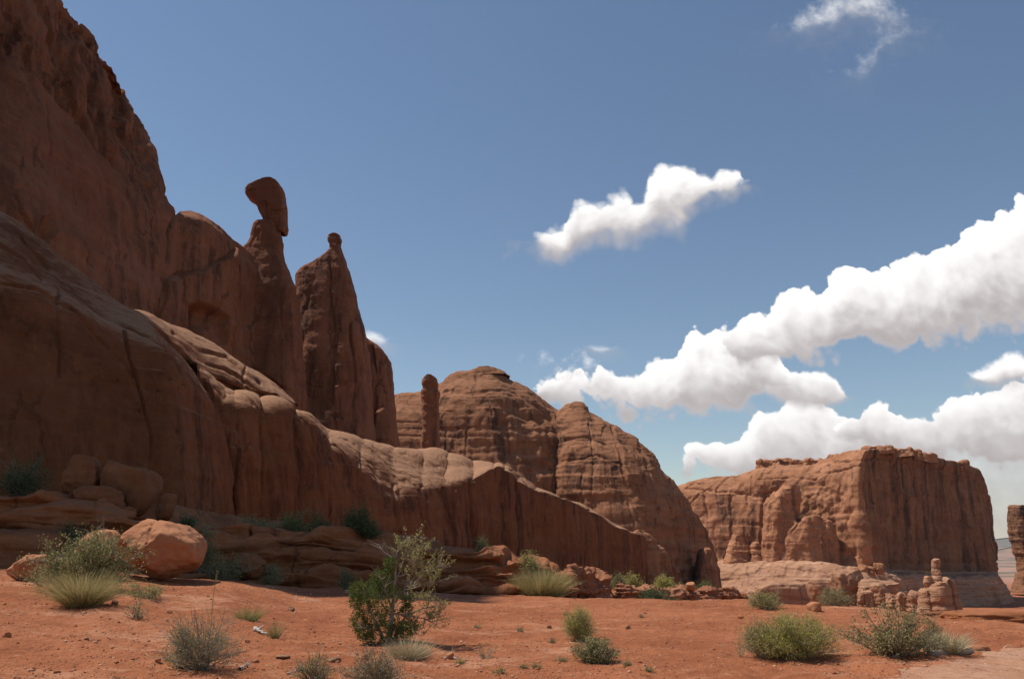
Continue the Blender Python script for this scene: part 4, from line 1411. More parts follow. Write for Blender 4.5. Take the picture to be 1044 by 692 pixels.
# rocks below the far butte: hoodoo and rounded blocks
HB = P(952, 630, 160)
hood = thing('rock_hoodoo', HB, 'cluster of rounded sunlit rocks crowned by a thumb shaped pinnacle', 'hoodoo')
for nm, rows, Y, hd, sd in (
        ('pinnacle', [(569.5, 952, 957), (571, 950.8, 958.3), (574, 950.3, 959), (580, 950.2, 959.3), (588, 951, 959), (600, 951, 960)], 160, (.8, .9), 1),
        ('rock_block', [(586, 952, 959.5), (588, 951, 960), (596, 951, 960.5), (606, 951, 961)], 159.6, (.9, 1.2), 2),
        ('rock_block', [(587, 943.5, 950), (588.5, 942, 952), (593, 941.5, 952.5), (600, 944, 952)], 159, (1, 1), 3),
        ('rock_block', [(592.5, 950, 961), (595, 946, 964), (600, 944.5, 966), (607, 944, 967), (613, 943.5, 968.5), (614, 944.5, 968), (615.5, 943.6, 968.6), (629, 944, 969), (634, 944, 970)], 158.5, (2.5, 3.2), 4),
        ('rock_block', [(588, 963.5, 966), (590.5, 962.5, 968), (596, 961.5, 972), (603, 962, 974), (615, 963, 976), (632, 963, 978), (636, 963, 979)], 161.5, (2, 3), 5),
        ('rock_block', [(600, 940, 944), (603, 937.5, 946), (610, 937, 947), (622, 937, 948), (632, 937, 948)], 158.6, (1.5, 2), 6)):
    tower(nm, None, None, rows, Y, hd, ROCK_BENCH, HB, hood, res=(70, 70), lump=(0.4, 0.22), flute=(0.6, 0.08), strata=(0.8, 0.12), rough=(1.2, 0.08), seed=500 + sd, sq=2.6)

blocks = [(868, 622, 34, 34, 190, 'rounded pale block beside the slanting crack, upper left of the bench rocks'), (893, 612, 40, 24, 186, 'broad rounded pale rock on the bench below the shaded wall'), (886, 624, 24, 22, 178, 'pale block in front of the broad rounded rock'),
          (901, 624, 18, 26, 176, 'upright pale block with a dark split on its right'), (912, 626, 16, 20, 172, 'small pale block right of the dark split'), (923, 627, 18, 20, 168, 'squat pale block in the middle of the row by the hoodoo'),
          (934, 628, 16, 22, 165, 'blunt pale block touching the hoodoo on its left'), (943.5, 629, 8, 10, 157, 'tiny bright orange rock at the foot of the hoodoo')]
for k, (px, py, w, h, Y, lab) in enumerate(blocks):
    rock('rounded_rock', lab, 'rock', px, py + 2, w * 1.1, h * 1.08, ROCK_BENCH, Y, 0.9, seed=520 + k, group='rounded rocks left of the hoodoo', sink=0.15, sq=3.8, cuts=9, lump=0.14, rough=0.05, strata=0.15, cut_depth=(0.55, 0.9))
for k, (px, py, w, h) in enumerate(((872, 584, 10, 5), (880, 583, 12, 6), (888, 584, 9, 6), (896, 582, 12, 7), (884, 587, 14, 5))):
    rock('fallen_rock', ['leftmost of the fallen rocks heaped on the far bench', 'second of the fallen rocks heaped on the far bench', 'middle one of the fallen rocks heaped on the far bench',
                         'rightmost of the fallen rocks heaped on the far bench', 'front one of the fallen rocks heaped on the far bench'][k], 'rock', px, py + 1, w, h * 1.2, ROCK_FAR, 436, 0.8,
         seed=540 + k, group='fallen rocks on the far bench', sink=0.3, cuts=8, rough=0.06, res=4)
rock('rock_slab', 'dark flat slab lying in front of the hoodoo', 'rock', 951, 633.5, 40, 9, ROCK_DARK, 120, 0.8, seed=560, cuts=6, sq=3.5)
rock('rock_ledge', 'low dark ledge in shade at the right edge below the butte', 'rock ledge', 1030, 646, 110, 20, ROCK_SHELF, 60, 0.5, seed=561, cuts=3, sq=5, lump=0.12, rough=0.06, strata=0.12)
rock('rock_slab', 'pale slab at the foot of the wall left of the broad rounded rock', 'rock', 806, 624, 60, 26, ROCK_BENCH, 230, 0.5, seed=562, cuts=9, sq=3.6, lump=0.1, rough=0.05)
rock('rock_slab', 'pale cracked slab between the grey bush and the bench rocks', 'rock', 846, 622, 40, 30, ROCK_BENCH, 200, 0.6, seed=563, cuts=5, sq=3.6, lump=0.1)

# single stones on the sand
stones = [(830, 622, 13, 8, 'reddish stone on the crest of the sand before the far butte'), (828, 644, 20, 6, 'flat red stone on the sand behind the bright green bush'), (843, 645, 9, 7, 'dark red stone next to the flat one behind the bright green bush'),
          (995, 662, 24, 4.5, 'flat orange stone lying by the gravel edge at right'), (287, 671, 16, 4, 'pale flat stone on the sand left of the juniper'), (340, 674, 14, 3.5, 'white flat stone left of the small grass tufts at bottom'),
          (372, 672, 6, 5, 'round red stone in front of the juniper'), (261, 675, 7, 3, 'small dark stone right of the twiggy grey shrub'), (117, 616, 6, 4, 'small stone right of the pale grass tuft'),
          (297, 622, 7, 3.5, 'light stone on the sand above the grass tufts'), (252, 655, 6, 3, 'dark pebble below the little grass tuft'), (173, 625, 6, 3, 'brown pebble near the boulder shadow'),
          (7, 649, 9, 5, 'grey red stone near the left edge of the sand'), (459, 671, 8, 5, 'grey broken stone at the end of the juniper shadow'), (560, 640, 5, 3, 'light chip of stone on the sand left of the round bush'),
          (640, 641, 6, 3, 'white chip of stone in the middle of the sand'), (88, 652, 6, 3, 'dark pebble on the sand below the pale grass tuft'), (161, 675, 6, 4, 'dark stone left of the twiggy grey shrub'),
          (755, 630, 6, 3, 'small stone on the sand below the block row end'), (880, 629, 7, 3, 'small stone behind the large grey green bush')]
for k, (px, py, w, h, lab) in enumerate(stones):
    rock('stone', lab, 'stone', px, py, w, h, ROCK_BENCH if 'pale' in lab or 'white' in lab or 'light' in lab else ROCK_BOULDER, None, 0.8, seed=600 + k, sink=0.25, cuts=8, sq=3.0, res=3, rough=0.05)

# countless pebbles and crumbs of soil
v0, f0 = ico(1)
N = 60000
yy = 9.5 * (34 / 9.5)**rng.uniform(0, 1, N)
xx = yy * rng.uniform(-0.72, 0.72, N)
q = np.stack([xx, yy, 0 * xx], 1)
dens = 0.42 + 1.0 * fbm(q, 0.45, 3) + np.where(xx < -0.2 * yy, 0.25, 0.0) - np.where((xx > 0.04 * yy) & (xx < 0.3 * yy), 0.15, 0)
k = rng.uniform(0, 1, N) < dens
xx, yy = xx[k], yy[k]
n = len(xx)
r = np.clip(rng.lognormal(-4.95, 0.6, n), 0.003, 0.05)
z = ground_z(xx, yy)
sc_ = np.stack([r, r * rng.uniform(.6, 1, n), r * rng.uniform(.4, .8, n)], 1)
vv = v0[None] * (1 + 0.3 * rng.normal(size=(n, len(v0), 1)).clip(-1, 1)) * sc_[:, None]
an = rng.uniform(0, 6.3, n)
c_, s_ = np.cos(an)[:, None], np.sin(an)[:, None]
vv = np.stack([vv[..., 0] * c_ - vv[..., 1] * s_, vv[..., 0] * s_ + vv[..., 1] * c_, vv[..., 2]], -1) + np.stack([xx, yy, z + r * 0.15], 1)[:, None]
mb = MB()
mb.add(vv.reshape(-1, 3), (np.arange(n)[:, None, None] * len(v0) + f0[None]).reshape(-1, 3))
m_peb, t, bs, geo = material('pebbles')
t.put(bs.inputs['Base Color'], t.mix(t.ramp(geo.outputs['Random Per Island'], 0.3, 1.0), (0.28, 0.095, 0.045, 1), (0.54, 0.31, 0.20, 1)))
set_props(mb.build('pebbles', m_peb), 'pebbles and crumbs of red soil strewn over the sand', 'pebbles', kind='stuff')


# ------------------------------------------------------------------ plants
SAGE = leaf_material('sage_leaf', (0.15, 0.15, 0.05), (0.33, 0.31, 0.13), (0.35, 0.27, 0.14))
GREEN = leaf_material('green_leaf', (0.075, 0.11, 0.028), (0.19, 0.235, 0.07), (0.22, 0.20, 0.09))
DARKGREEN = leaf_material('dark_leaf', (0.045, 0.075, 0.025), (0.10, 0.14, 0.05))
JUNIPER = leaf_material('juniper_scale_leaf', (0.06, 0.088, 0.02), (0.16, 0.19, 0.05))
YELLOW = leaf_material('yellow_green_leaf', (0.21, 0.21, 0.06), (0.42, 0.39, 0.14), (0.34, 0.26, 0.12))
LIME = leaf_material('bright_green_leaf', (0.26, 0.26, 0.05), (0.50, 0.46, 0.14), (0.40, 0.33, 0.14), trans=0.4)
STRAW = leaf_material('straw_blade', (0.33, 0.265, 0.11), (0.56, 0.45, 0.22), (0.25, 0.23, 0.08), trans=0.3)
PALESTRAW = leaf_material('pale_straw_blade', (0.34, 0.28, 0.16), (0.56, 0.48, 0.31), trans=0.2)
TAN = leaf_material('dry_tan_leaf', (0.21, 0.15, 0.075), (0.36, 0.27, 0.15), (0.14, 0.15, 0.07))
TWIG = bark_material('grey_twig', (0.16, 0.125, 0.09), (0.34, 0.29, 0.23))
BARK = bark_material('juniper_bark', (0.15, 0.12, 0.09), (0.36, 0.31, 0.25))


def tubes(mb, paths, sides=4):
    for pts, r in paths:
        pts = np.asarray(pts, float)
        n = len(pts)
        r = np.broadcast_to(np.asarray(r, float), (n,))
        t = np.gradient(pts, axis=0)
        t /= np.maximum(np.linalg.norm(t, axis=1), 1e-9)[:, None]
        ref = np.array((0.31, 0.89, 0.33))
        u = np.cross(t, ref)
        u /= np.maximum(np.linalg.norm(u, axis=1), 1e-9)[:, None]
        w = np.cross(t, u)
        th = np.linspace(0, 2 * np.pi, sides, endpoint=False)
        ring = pts[:, None] + r[:, None, None] * (np.cos(th)[None, :, None] * u[:, None] + np.sin(th)[None, :, None] * w[:, None])
        idx = np.arange(n * sides).reshape(n, sides)
        a, b = idx[:-1], idx[1:]
        mb.add(ring.reshape(-1, 3), np.stack([a, np.roll(a, -1, 1), np.roll(b, -1, 1), b], -1).reshape(-1, 4))


def leaves(mb, c, size, g, aspect=1.8, up=0.3, axis=None):
    """leaf quads (lozenges, slightly folded) at points c"""
    n = len(c)
    d = g.normal(size=(n, 3)) if axis is None else axis + 0.5 * g.normal(size=(n, 3))
    d[:, 2] += up
    d /= np.linalg.norm(d, axis=1)[:, None]
    s = np.cross(d, g.normal(size=(n, 3)))
    s /= np.maximum(np.linalg.norm(s, axis=1), 1e-6)[:, None]
    sz = (size * g.uniform(0.6, 1.35, n))[:, None]
    v = np.stack([c, c + d * sz * 0.5 + s * sz * 0.5 / aspect, c + d * sz, c + d * sz * 0.5 - s * sz * 0.5 / aspect], 1)
    mb.add(v.reshape(-1, 3), np.arange(n * 4).reshape(n, 4))


def blades(mb, base, d, length, width, droop, g):
    """grass blades: ribbons of three segments bending outwards"""
    n = len(base)
    d = d / np.linalg.norm(d, axis=1)[:, None]
    out = d.copy()
    out[:, 2] = 0
    out /= np.maximum(np.linalg.norm(out, axis=1), 1e-6)[:, None]
    side = np.cross(d, g.normal(size=(n, 3)))
    side /= np.maximum(np.linalg.norm(side, axis=1), 1e-6)[:, None]
    rows = []
    for k, f in enumerate((0, 0.4, 0.75, 1.0)):
        p = base + d * (length * f)[:, None] + out * (droop * length * f * f)[:, None] - np.array((0, 0, 1.0)) * (0.6 * droop * length * f * f)[:, None]
        w = (width * (1, 0.85, 0.55, 0.12)[k])[:, None]
        rows += [p - side * w / 2, p + side * w / 2]
    v = np.stack(rows, 1)
    f = np.array([[0, 1, 3, 2], [2, 3, 5, 4], [4, 5, 7, 6]])
    mb.add(v.reshape(-1, 3), (np.arange(n)[:, None, None] * 8 + f[None]).reshape(-1, 4))


def anchor(px, py, Y):
    return on_ground(px, py) if Y is None else P(px, py, Y)


def shrub(name, label, cat, px, py, w, h, leaf, Y=None, stems=40, per=60, size=0.045, seed=1, group=None, stem_mat=None, aspect=1.8, depth=0.8, lean=0.0, up=0.3,
          bare=0.25, twig_r=0.006, irregular=0.35, tip=0.55, ymax=None):
    """a bush: many thin branching stems from the foot, leaves round their outer parts, an uneven outline"""
    g = np.random.default_rng(seed)
    b = anchor(px, py, Y)
    s = b[1] / F
    W_, H_ = w * s / 2, h * s
    root = thing(name, b, label, cat, group)
    tw, lf = MB(), MB()
    paths, cen = [], []
    for k in range(stems):
        az = g.uniform(0, 2 * np.pi)
        el = np.arccos(g.uniform(0.05, 1.0)**0.8)
        d = np.array((np.sin(el) * np.cos(az), np.sin(el) * np.sin(az), np.cos(el)))
        irr = 1 + irregular * noise(np.array([[d[0] * 1.7 + seed * 3.1, d[1] * 1.7, d[2] * 1.7]]))[0] * 2
        irr = np.clip(irr * g.uniform(0.82, 1.05), 0.45, 1.15)
        end = np.array((d[0] * W_ + lean * H_ * d[2], d[1] * W_ * depth, 0.12 * H_ + d[2] * H_ * 0.95)) * irr
        foot = np.array((g.normal() * 0.13 * W_, g.normal() * 0.13 * W_ * depth, -0.03))
        mid = foot + (end - foot) * 0.5 + g.normal(size=3) * 0.08 * H_ + np.array((0, 0, 0.06 * H_))
        t = np.linspace(0, 1, 7)[:, None]
        pts = (1 - t)**2 * foot + 2 * t * (1 - t) * mid + t**2 * end
        paths.append((pts, np.linspace(twig_r * 1.6, twig_r * 0.5, 7)))
        nside = 4
        for q in range(nside):
            f = g.uniform(0.35, 0.95)
            o = foot * (1 - f)**2 + 2 * f * (1 - f) * mid + f * f * end
            dd = (end - foot) * g.uniform(0.16, 0.34) + g.normal(size=3) * 0.16 * H_
            dd[2] = abs(dd[2]) * 0.8
            paths.append((np.stack([o, o + dd * 0.5 + g.normal(size=3) * 0.02 * H_, o + dd]), np.array((0.8, 0.6, 0.35)) * twig_r))
            m = max(1, int(per / (nside + 1)))
            ff = g.uniform(0.15, 1.05, m)[:, None]
            cen.append(o + dd * ff + g.normal(size=(m, 3)) * size * 1.1)
        m = max(1, int(per / (nside + 1)))
        ff = (bare + (1.03 - bare) * g.uniform(0, 1, m)**tip)[:, None]
        cen.append((1 - ff)**2 * foot + 2 * ff * (1 - ff) * mid + ff**2 * end + g.normal(size=(m, 3)) * size * 1.2)
    tubes(tw, paths, 3)
    c = np.concatenate(cen)
    c[:, 2] = np.maximum(c[:, 2], 0.01)
    leaves(lf, c, size, g, aspect, up)
    tw.build('stems', stem_mat or TWIG, root, smooth=False)
    lf.build('foliage', leaf, root, smooth=False)
    return root


def tuft(name, label, cat, px, py, w, h, mat, Y=None, n=700, seed=1, group=None, width=0.006, droop=0.4, depth=0.9, spread=1.0, extra=None):
    """a tuft of grass or fine straight stems fanning out from its foot; one mesh"""
    g = np.random.default_rng(seed)
    b = anchor(px, py, Y)
    s = b[1] / F
    W_, H_ = w * s / 2, h * s
    mb = MB()
    az = g.uniform(0, 2 * np.pi, n)
    rr = np.sqrt(g.uniform(0, 1, n))
    base = np.stack([np.cos(az) * rr * W_ * 0.5, np.sin(az) * rr * W_ * 0.5 * depth, np.full(n, -0.02)], 1)
    ang = rr * np.arctan2(W_ * 0.9, H_) * spread * 1.25 + g.normal(size=n) * 0.2
    az2 = az + g.normal(size=n) * 0.35
    d = np.stack([np.sin(ang) * np.cos(az2), np.sin(ang) * np.sin(az2) * depth, np.cos(ang)], 1)
    L = H_ * g.uniform(0.35, 1.12, n) * (1 + 0.2 * noise(np.stack([np.cos(az2) * 1.5 + seed, np.sin(az2) * 1.5, rr], 1)))
    blades(mb, base, d, L, np.full(n, width), np.full(n, droop) * g.uniform(0.2, 1.4, n), g)
    o = mb.build(name, mat, smooth=False)
    o.location = tuple(b)
    return set_props(o, label, cat, group)


# --- the big plants on the sand
shrub('leafy_shrub', 'large grey green shrub in front of the orange boulders at left', 'shrub', 86, 603, 106, 46, SAGE, None, 120, 150, 0.055, 11, irregular=0.4, depth=0.7, twig_r=0.008)
shrub('dry_bush', 'bare pale twigs sticking up behind the large grey green shrub', 'bush', 100, 582, 26, 44, SAGE, 21.2, 22, 26, 0.03, 12, bare=0.6, twig_r=0.008)
tuft('grass_tuft', 'dense pale green grass tuft before the large grey green shrub', 'grass', 84, 617, 54, 40, STRAW, None, 3000, 13, None, 0.006, 0.4)
shrub('low_plant', 'low yellow green plant right of the dense grass tuft', 'plant', 150, 610, 42, 14, YELLOW, None, 40, 40, 0.035, 14, twig_r=0.004)
shrub('low_plant', 'thin scraggly plant on the sand below the low yellow green one', 'plant', 139, 630, 26, 12, SAGE, None, 18, 22, 0.03, 15, twig_r=0.004)
shrub('twiggy_shrub', 'twiggy grey shrub in the bottom left of the sand', 'shrub', 205, 682, 76, 46, SAGE, None, 120, 46, 0.022, 16, bare=0.35, aspect=3.0, twig_r=0.0042, irregular=0.3)
shrub('yellow_plant', 'yellow green flowering plant growing in the left of the twiggy shrub', 'plant', 183, 681, 30, 32, YELLOW, None, 26, 60, 0.024, 17, bare=0.6, twig_r=0.004)
# a tall flower stalk
b = on_ground(210, 672)
s = b[1] / F
mb = MB()
top = np.array((1.0 * s, 0.1, 82 * s))
pts = np.linspace(0, 1, 9)[:, None] * top + np.array((0, 0, 0)) + 0.01 * np.sin(np.linspace(0, 6, 9))[:, None]
tubes(mb, [(pts, np.linspace(0.006, 0.0035, 9))], 4)
g_ = np.random.default_rng(4)
c = np.linspace(0.5, 1.0, 90)[:, None] * top + g_.normal(size=(90, 3)) * 0.01
leaves(mb, c, 0.022, g_)
c = np.linspace(0.1, 0.45, 30)[:, None] * top + g_.normal(size=(30, 3)) * 0.04
leaves(mb, c, 0.03, g_)
o = mb.build('flower_stalk', YELLOW, smooth=False)
o.location = tuple(b)
set_props(o, 'single tall yellow flower stalk rising out of the twiggy grey shrub', 'plant')

tuft('grass_tuft', 'small round green grass tuft on the sand right of the flower stalk', 'grass', 253, 632, 28, 17, YELLOW, None, 420, 21, None, 0.006, 0.3)
tuft('grass_tuft', 'small upright straw tuft beside the bleached wood scrap', 'grass', 280, 650, 14, 17, STRAW, None, 300, 22, None, 0.005, 0.15)
tuft('grass_tuft', 'straw coloured grass at the foot of the juniper', 'grass', 417, 671, 44, 24, PALESTRAW, None, 1100, 23, None, 0.005, 0.25)
shrub('twiggy_shrub', 'brownish low shrub cut by the bottom edge, left of the juniper grass', 'shrub', 383, 697, 62, 28, TAN, None, 80, 50, 0.022, 24, twig_r=0.004)
shrub('twiggy_shrub', 'sparse green grey shrub cut by the bottom edge, left of the brownish one', 'shrub', 318, 696, 36, 26, SAGE, None, 50, 40, 0.02, 25, twig_r=0.0035)
shrub('round_bush', 'small round yellow green bush in the middle of the sand', 'bush', 592, 652, 30, 23, LIME, None, 100, 90, 0.036, 26, aspect=6, up=1.0, twig_r=0.004, irregular=0.2, lean=-0.15)
shrub('low_bush', 'low dense grey green bush in front of the small round one', 'bush', 605, 675, 42, 19, SAGE, None, 90, 60, 0.028, 27, twig_r=0.004, irregular=0.4)
tuft('straw_bush', 'big straw coloured bush of fine stems against the red blocks', 'bush', 552, 612, 48, 33, STRAW, 36.6, 5200, 28, None, 0.013, 0.25, spread=0.85)
shrub('green_dome_shrub', 'wide bright green domed shrub on the right of the sand', 'shrub', 810, 669, 88, 29, LIME, None, 190, 100, 0.048, 29, aspect=6, up=1.2, twig_r=0.005, irregular=0.5, depth=0.7)
shrub('dry_bush', 'dry straw bush at the left end of the bright green dome', 'bush', 778, 670, 40, 26, TAN, None, 80, 50, 0.03, 30, aspect=3.5, twig_r=0.004)
shrub('leafy_shrub', 'large open grey green shrub beside the pale grass at right', 'shrub', 913, 668, 84, 38, SAGE, None, 95, 62, 0.036, 31, irregular=0.65, twig_r=0.006, depth=0.7)
tuft('grass_tuft', 'pale bleached grass tuft right of the open grey green shrub', 'grass', 966, 665, 36, 25, PALESTRAW, None, 1100, 32, None, 0.006, 0.3)
shrub('green_bush', 'small green bush behind the pale bleached grass tuft', 'bush', 952, 661, 30, 24, SAGE, None, 40, 50, 0.03, 33, twig_r=0.004)
tuft('dry_stalk', 'lone dry stalk on the sand left of the straw bush at right', 'plant', 755, 670, 9, 22, PALESTRAW, None, 26, 34, None, 0.006, 0.1)
shrub('dry_bush', 'dry yellow bush on the sand crest before the far butte', 'bush', 782, 621, 34, 15, YELLOW, None, 60, 50, 0.045, 35, twig_r=0.006, aspect=3.0)
shrub('grey_bush', 'grey bush on the crest below the pale bench rocks', 'bush', 850, 619, 34, 19, SAGE, 27.0, 60, 50, 0.045, 36, twig_r=0.006, aspect=3.0)

small = [(576, 627, 9, 4), (563, 655, 8, 4), (575, 674, 14, 4), (496, 671, 24, 13), (509, 686, 15, 5), (534, 681, 9, 4), (547, 681, 11, 5), (653, 629, 7, 3), (487, 640, 10, 4), (530, 643, 10, 4), (640, 678, 9, 4), (660, 684, 8, 4), (470, 676, 10, 5)]
labs = ['tiny green sprig on the sand below the straw coloured bush', 'tiny sprig left of the small round bush', 'small mat of leaves left of the low dense bush', 'thin yellowish plant at the end of the juniper shadow',
        'low dark mat of leaves at the bottom, below the thin yellowish plant', 'small sprig right of the low dark mat at the bottom', 'second small sprig right of the low dark mat at the bottom', 'tiny sprig in the bare middle of the sand below the block row',
        'faint flat sprig on the sand right of the juniper', 'faint sprig midway between the juniper and the round bush', 'tiny sprig right of the low dense bush', 'tiny sprig at the bottom edge right of the low dense bush',
        'tiny leafy sprig beside the broken grey stone']
for k, (px, py, w, h) in enumerate(small):
    shrub('small_sprig', labs[k], 'plant', px, py, w, h * 0.8, SAGE if k % 4 else YELLOW, None, 14, 24, 0.018, 40 + k, twig_r=0.003, group='small sprigs on the sand')

# --- shrubs on and below the shaded shelf and behind the block row
more = [('dark_bush', 'dark green bush in shade at the left edge above the shelf', 22, 507, 52, 36, 36.5, DARKGREEN, 60, 70, 0.09),
        ('grey_bush', 'grey sagebrush on the shelf top left of the green ones', 262, 545, 44, 20, 36.5, SAGE, 50, 50, 0.07),
        ('green_bush', 'green bush on the shelf top right of the sagebrush', 298, 546, 36, 22, 36.8, GREEN, 50, 60, 0.08),
        ('green_bush', 'rightmost of the green bushes growing on the shelf top before the round dark one', 326, 550, 30, 22, 36.8, DARKGREEN, 50, 60, 0.08),
        ('juniper_bush', 'round dark juniper bush standing on the shelf top', 361, 544, 24, 26, 37.0, DARKGREEN, 50, 70, 0.09),
        ('juniper_bush', 'low dark juniper bush touching the round one on the shelf', 377, 548, 22, 14, 37.0, DARKGREEN, 40, 60, 0.08),
        ('small_bush', 'small upright bush at the right end of the shelf top', 492, 567, 12, 18, 38.6, GREEN, 26, 40, 0.07),
        ('small_bush', 'small bush in a gap behind the large sunlit boulder', 190, 536, 22, 10, 35.5, DARKGREEN, 30, 40, 0.07),
        ('dark_bush', 'grey green bush in shade below the left slabs', 46, 590, 56, 22, 28.5, SAGE, 60, 50, 0.06),
        ('dark_bush', 'shaded bush behind the bare pale twigs', 70, 560, 44, 24, 31.0, DARKGREEN, 50, 50, 0.07),
        ('green_bush', 'green bush just right of the large sunlit boulder', 206, 582, 18, 38, 30.0, GREEN, 40, 60, 0.07),
        ('grey_bush', 'wide grey green bush in shade at the shelf foot', 228, 591, 48, 22, 30.2, SAGE, 70, 60, 0.06),
        ('grey_bush', 'smaller grey bush in shade right of the pale shaded boulder', 274, 595, 26, 16, 31.0, SAGE, 40, 50, 0.06),
        ('small_bush', 'small green bush at the shelf foot left of the juniper', 352, 600, 14, 18, 32.4, GREEN, 26, 40, 0.06),
        ('small_bush', 'tiny green bush at the shelf foot behind the juniper', 376, 604, 12, 10, 32.6, GREEN, 20, 36, 0.05),
        ('spiky_bush', 'spiky pale green plant on top of the shelf end', 541, 583, 24, 16, 38.0, YELLOW, 30, 40, 0.09),
        ('grey_bush', 'grey bush behind the block row, below the domed butte', 628, 600, 18, 13, 43.5, SAGE, 40, 40, 0.09),
        ('conifer_bush', 'bright green pointed bush behind the block row', 645, 602, 14, 18, 44.0, LIME, 40, 50, 0.09),
        ('green_bush', 'bright green rounded bush behind the middle of the block row', 677, 603, 22, 13, 45.5, LIME, 50, 50, 0.09),
        ('grey_bush', 'flat pale green bush right of the bright green rounded one', 695, 605, 24, 8, 46.0, SAGE, 40, 40, 0.09),
        ('green_bush', 'small bright green bush under the tip of the domed butte', 719, 605, 16, 10, 46.6, GREEN, 40, 40, 0.09),
        ('dark_bush', 'dark green bush in front of the low block row', 668, 617, 36, 18, 38.6, DARKGREEN, 50, 60, 0.07),
        ('small_bush', 'small green bush at the right foot of the dark green one', 692, 617, 14, 6, 39.4, GREEN, 20, 30, 0.06),
        ('small_bush', 'little bush on top of the rough upright block', 607, 588, 10, 5, 39.8, YELLOW, 16, 26, 0.07)]
for k, (nm, lab, px, py, w, h, Y, mat, st, per, sz) in enumerate(more):
    shrub(nm, lab, 'bush', px, py + 1, w, h, mat, Y, st, per, sz, 70 + k, twig_r=0.009, irregular=0.35, aspect=2.4)

# --- the juniper: half green, half bare on its right
Jb = on_ground(396, 654)
JY = Jb[1]
jun = thing('juniper_tree', Jb, 'small juniper, dense green on its left and nearly bare on its right', 'tree')
gj = np.random.default_rng(99)


def J(px, py, dy=0.0):
    q = P(px, py, JY + dy) - Jb
    return q


def jpath(pp, r0, r1, n=9, dy=0.0):
    c = np.array([J(x, y, dy * i / max(1, len(pp) - 1)) for i, (x, y) in enumerate(pp)])
    p = hermite(c, n)
    p[1:-1] += gj.normal(size=(n - 2, 3)) * 0.010
    return p, np.linspace(r0, r1, n)


trunk = MB()
tubes(trunk, [jpath([(394, 658), (398, 640), (400, 615), (403, 590), (402, 568), (401, 560)], 0.045, 0.008, 16), jpath([(392, 657), (384, 636), (374, 612), (370, 596)], 0.03, 0.007, 12, -.25),
              jpath([(398, 656), (408, 640), (414, 620), (412, 600)], 0.028, 0.006, 12, .25)], 8)
trunk.build('trunk', BARK, jun)
limbs = [([(400, 618), (412, 600), (428, 584), (438, 572)], -.1), ([(402, 605), (418, 600), (434, 596), (448, 592)], .2), ([(401, 625), (420, 628), (436, 632), (448, 640)], -.3),
         ([(403, 592), (410, 576), (417, 562), (418, 556)], .1), ([(412, 600), (422, 580), (430, 566), (431, 557)], -.2), ([(428, 584), (440, 580), (450, 577)], 0), ([(402, 575), (396, 566), (390, 560), (387, 556)], .1),
         ([(402, 568), (407, 560), (410, 555)], 0), ([(416, 628), (430, 620), (444, 618), (450, 616)], .3), ([(408, 610), (420, 612), (436, 610)], .4), ([(420, 598), (430, 588), (446, 586)], .3),
         ([(396, 640), (384, 626), (372, 622)], .2), ([(398, 630), (388, 610), (380, 596)], .3), ([(395, 645), (382, 642), (370, 640)], -.3), ([(399, 620), (392, 600), (388, 588)], -.2), ([(413, 622), (420, 640), (430, 648)], -.2),
         ([(432, 632), (440, 630), (446, 626)], -.3), ([(404, 588), (414, 584), (424, 574)], -.3)]
bm_, bare_ends = MB(), []
lp = MB()
for pp, dy in limbs:
    p, r = jpath(pp, 0.016, 0.004, 10, dy)
    tubes(bm_, [(p, r)], 5)
    right = pp[-1][0] > 396
    tw = []
    for k in range(16 if right else 9):
        i = gj.integers(3, 10)
        o = p[i]
        dd = (p[-1] - p[0]) * 0.12 + gj.normal(size=3) * 0.13
        dd[2] = abs(dd[2]) + 0.03
        e = o + dd
        tw.append((np.stack([o, o + dd * .5 + gj.normal(size=3) * .012, e]), np.array((0.006, 0.0045, 0.0025))))
        if right:
            m = gj.integers(10, 26)
            c = o + dd * gj.uniform(0.35, 1.1, m)[:, None] + gj.normal(size=(m, 3)) * 0.016
            leaves(lp, c, 0.036, gj, 1.9, 0.6)
    tubes(bm_, tw, 3)
bm_.build('branches', BARK, jun)
set_props(lp.build('sparse_leaves', YELLOW, jun, smooth=False), 'sparse yellowish leaves on the bare right side')
fol = MB()
for px, py, r, dy, n in ((365, 602, 9, 0, 900), (363, 612, 7, .1, 600), (371, 618, 9, -.1, 800), (367, 634, 9, 0, 900), (372, 644, 9, -.1, 900), (381, 598, 8, .2, 700), (385, 588, 7, 0, 600), (379, 608, 8, -.2, 600),
                         (392, 600, 8, .2, 500), (390, 618, 9, -.2, 600), (398, 574, 7, 0, 600), (396, 586, 7, .1, 500), (384, 632, 9, .2, 700), (391, 643, 10, -.1, 800), (404, 645, 10, .1, 900), (413, 643, 9, -.1, 900),
                         (419, 637, 7, .1, 600), (414, 622, 6, .1, 500), (416, 612, 5, .1, 350), (400, 628, 9, .2, 500), (404, 606, 8, -.1, 350), (376, 650, 6, .1, 400)):
    c0_ = J(px, py, dy)
    rr = r * JY / F
    n = int(n * 1.25)
    d = gj.normal(size=(n, 3))
    d /= np.linalg.norm(d, axis=1)[:, None]
    rad = gj.uniform(0.25, 1.0, n)**0.6
    lump_ = 1 + 0.5 * noise(d * 2.2 + px)
    c = c0_ + d * (rr * rad * lump_)[:, None] * np.array((1, 1.1, 1.05))
    leaves(fol, c, 0.036, gj, 2.6, 0.5, axis=d)
fol.build('foliage', JUNIPER, jun, smooth=False)

# --- bits of wood
WOOD = bark_material('bleached_wood', (0.30, 0.27, 0.24), (0.62, 0.58, 0.52))
PLANK = bark_material('weathered_plank', (0.22, 0.18, 0.15), (0.42, 0.36, 0.31))


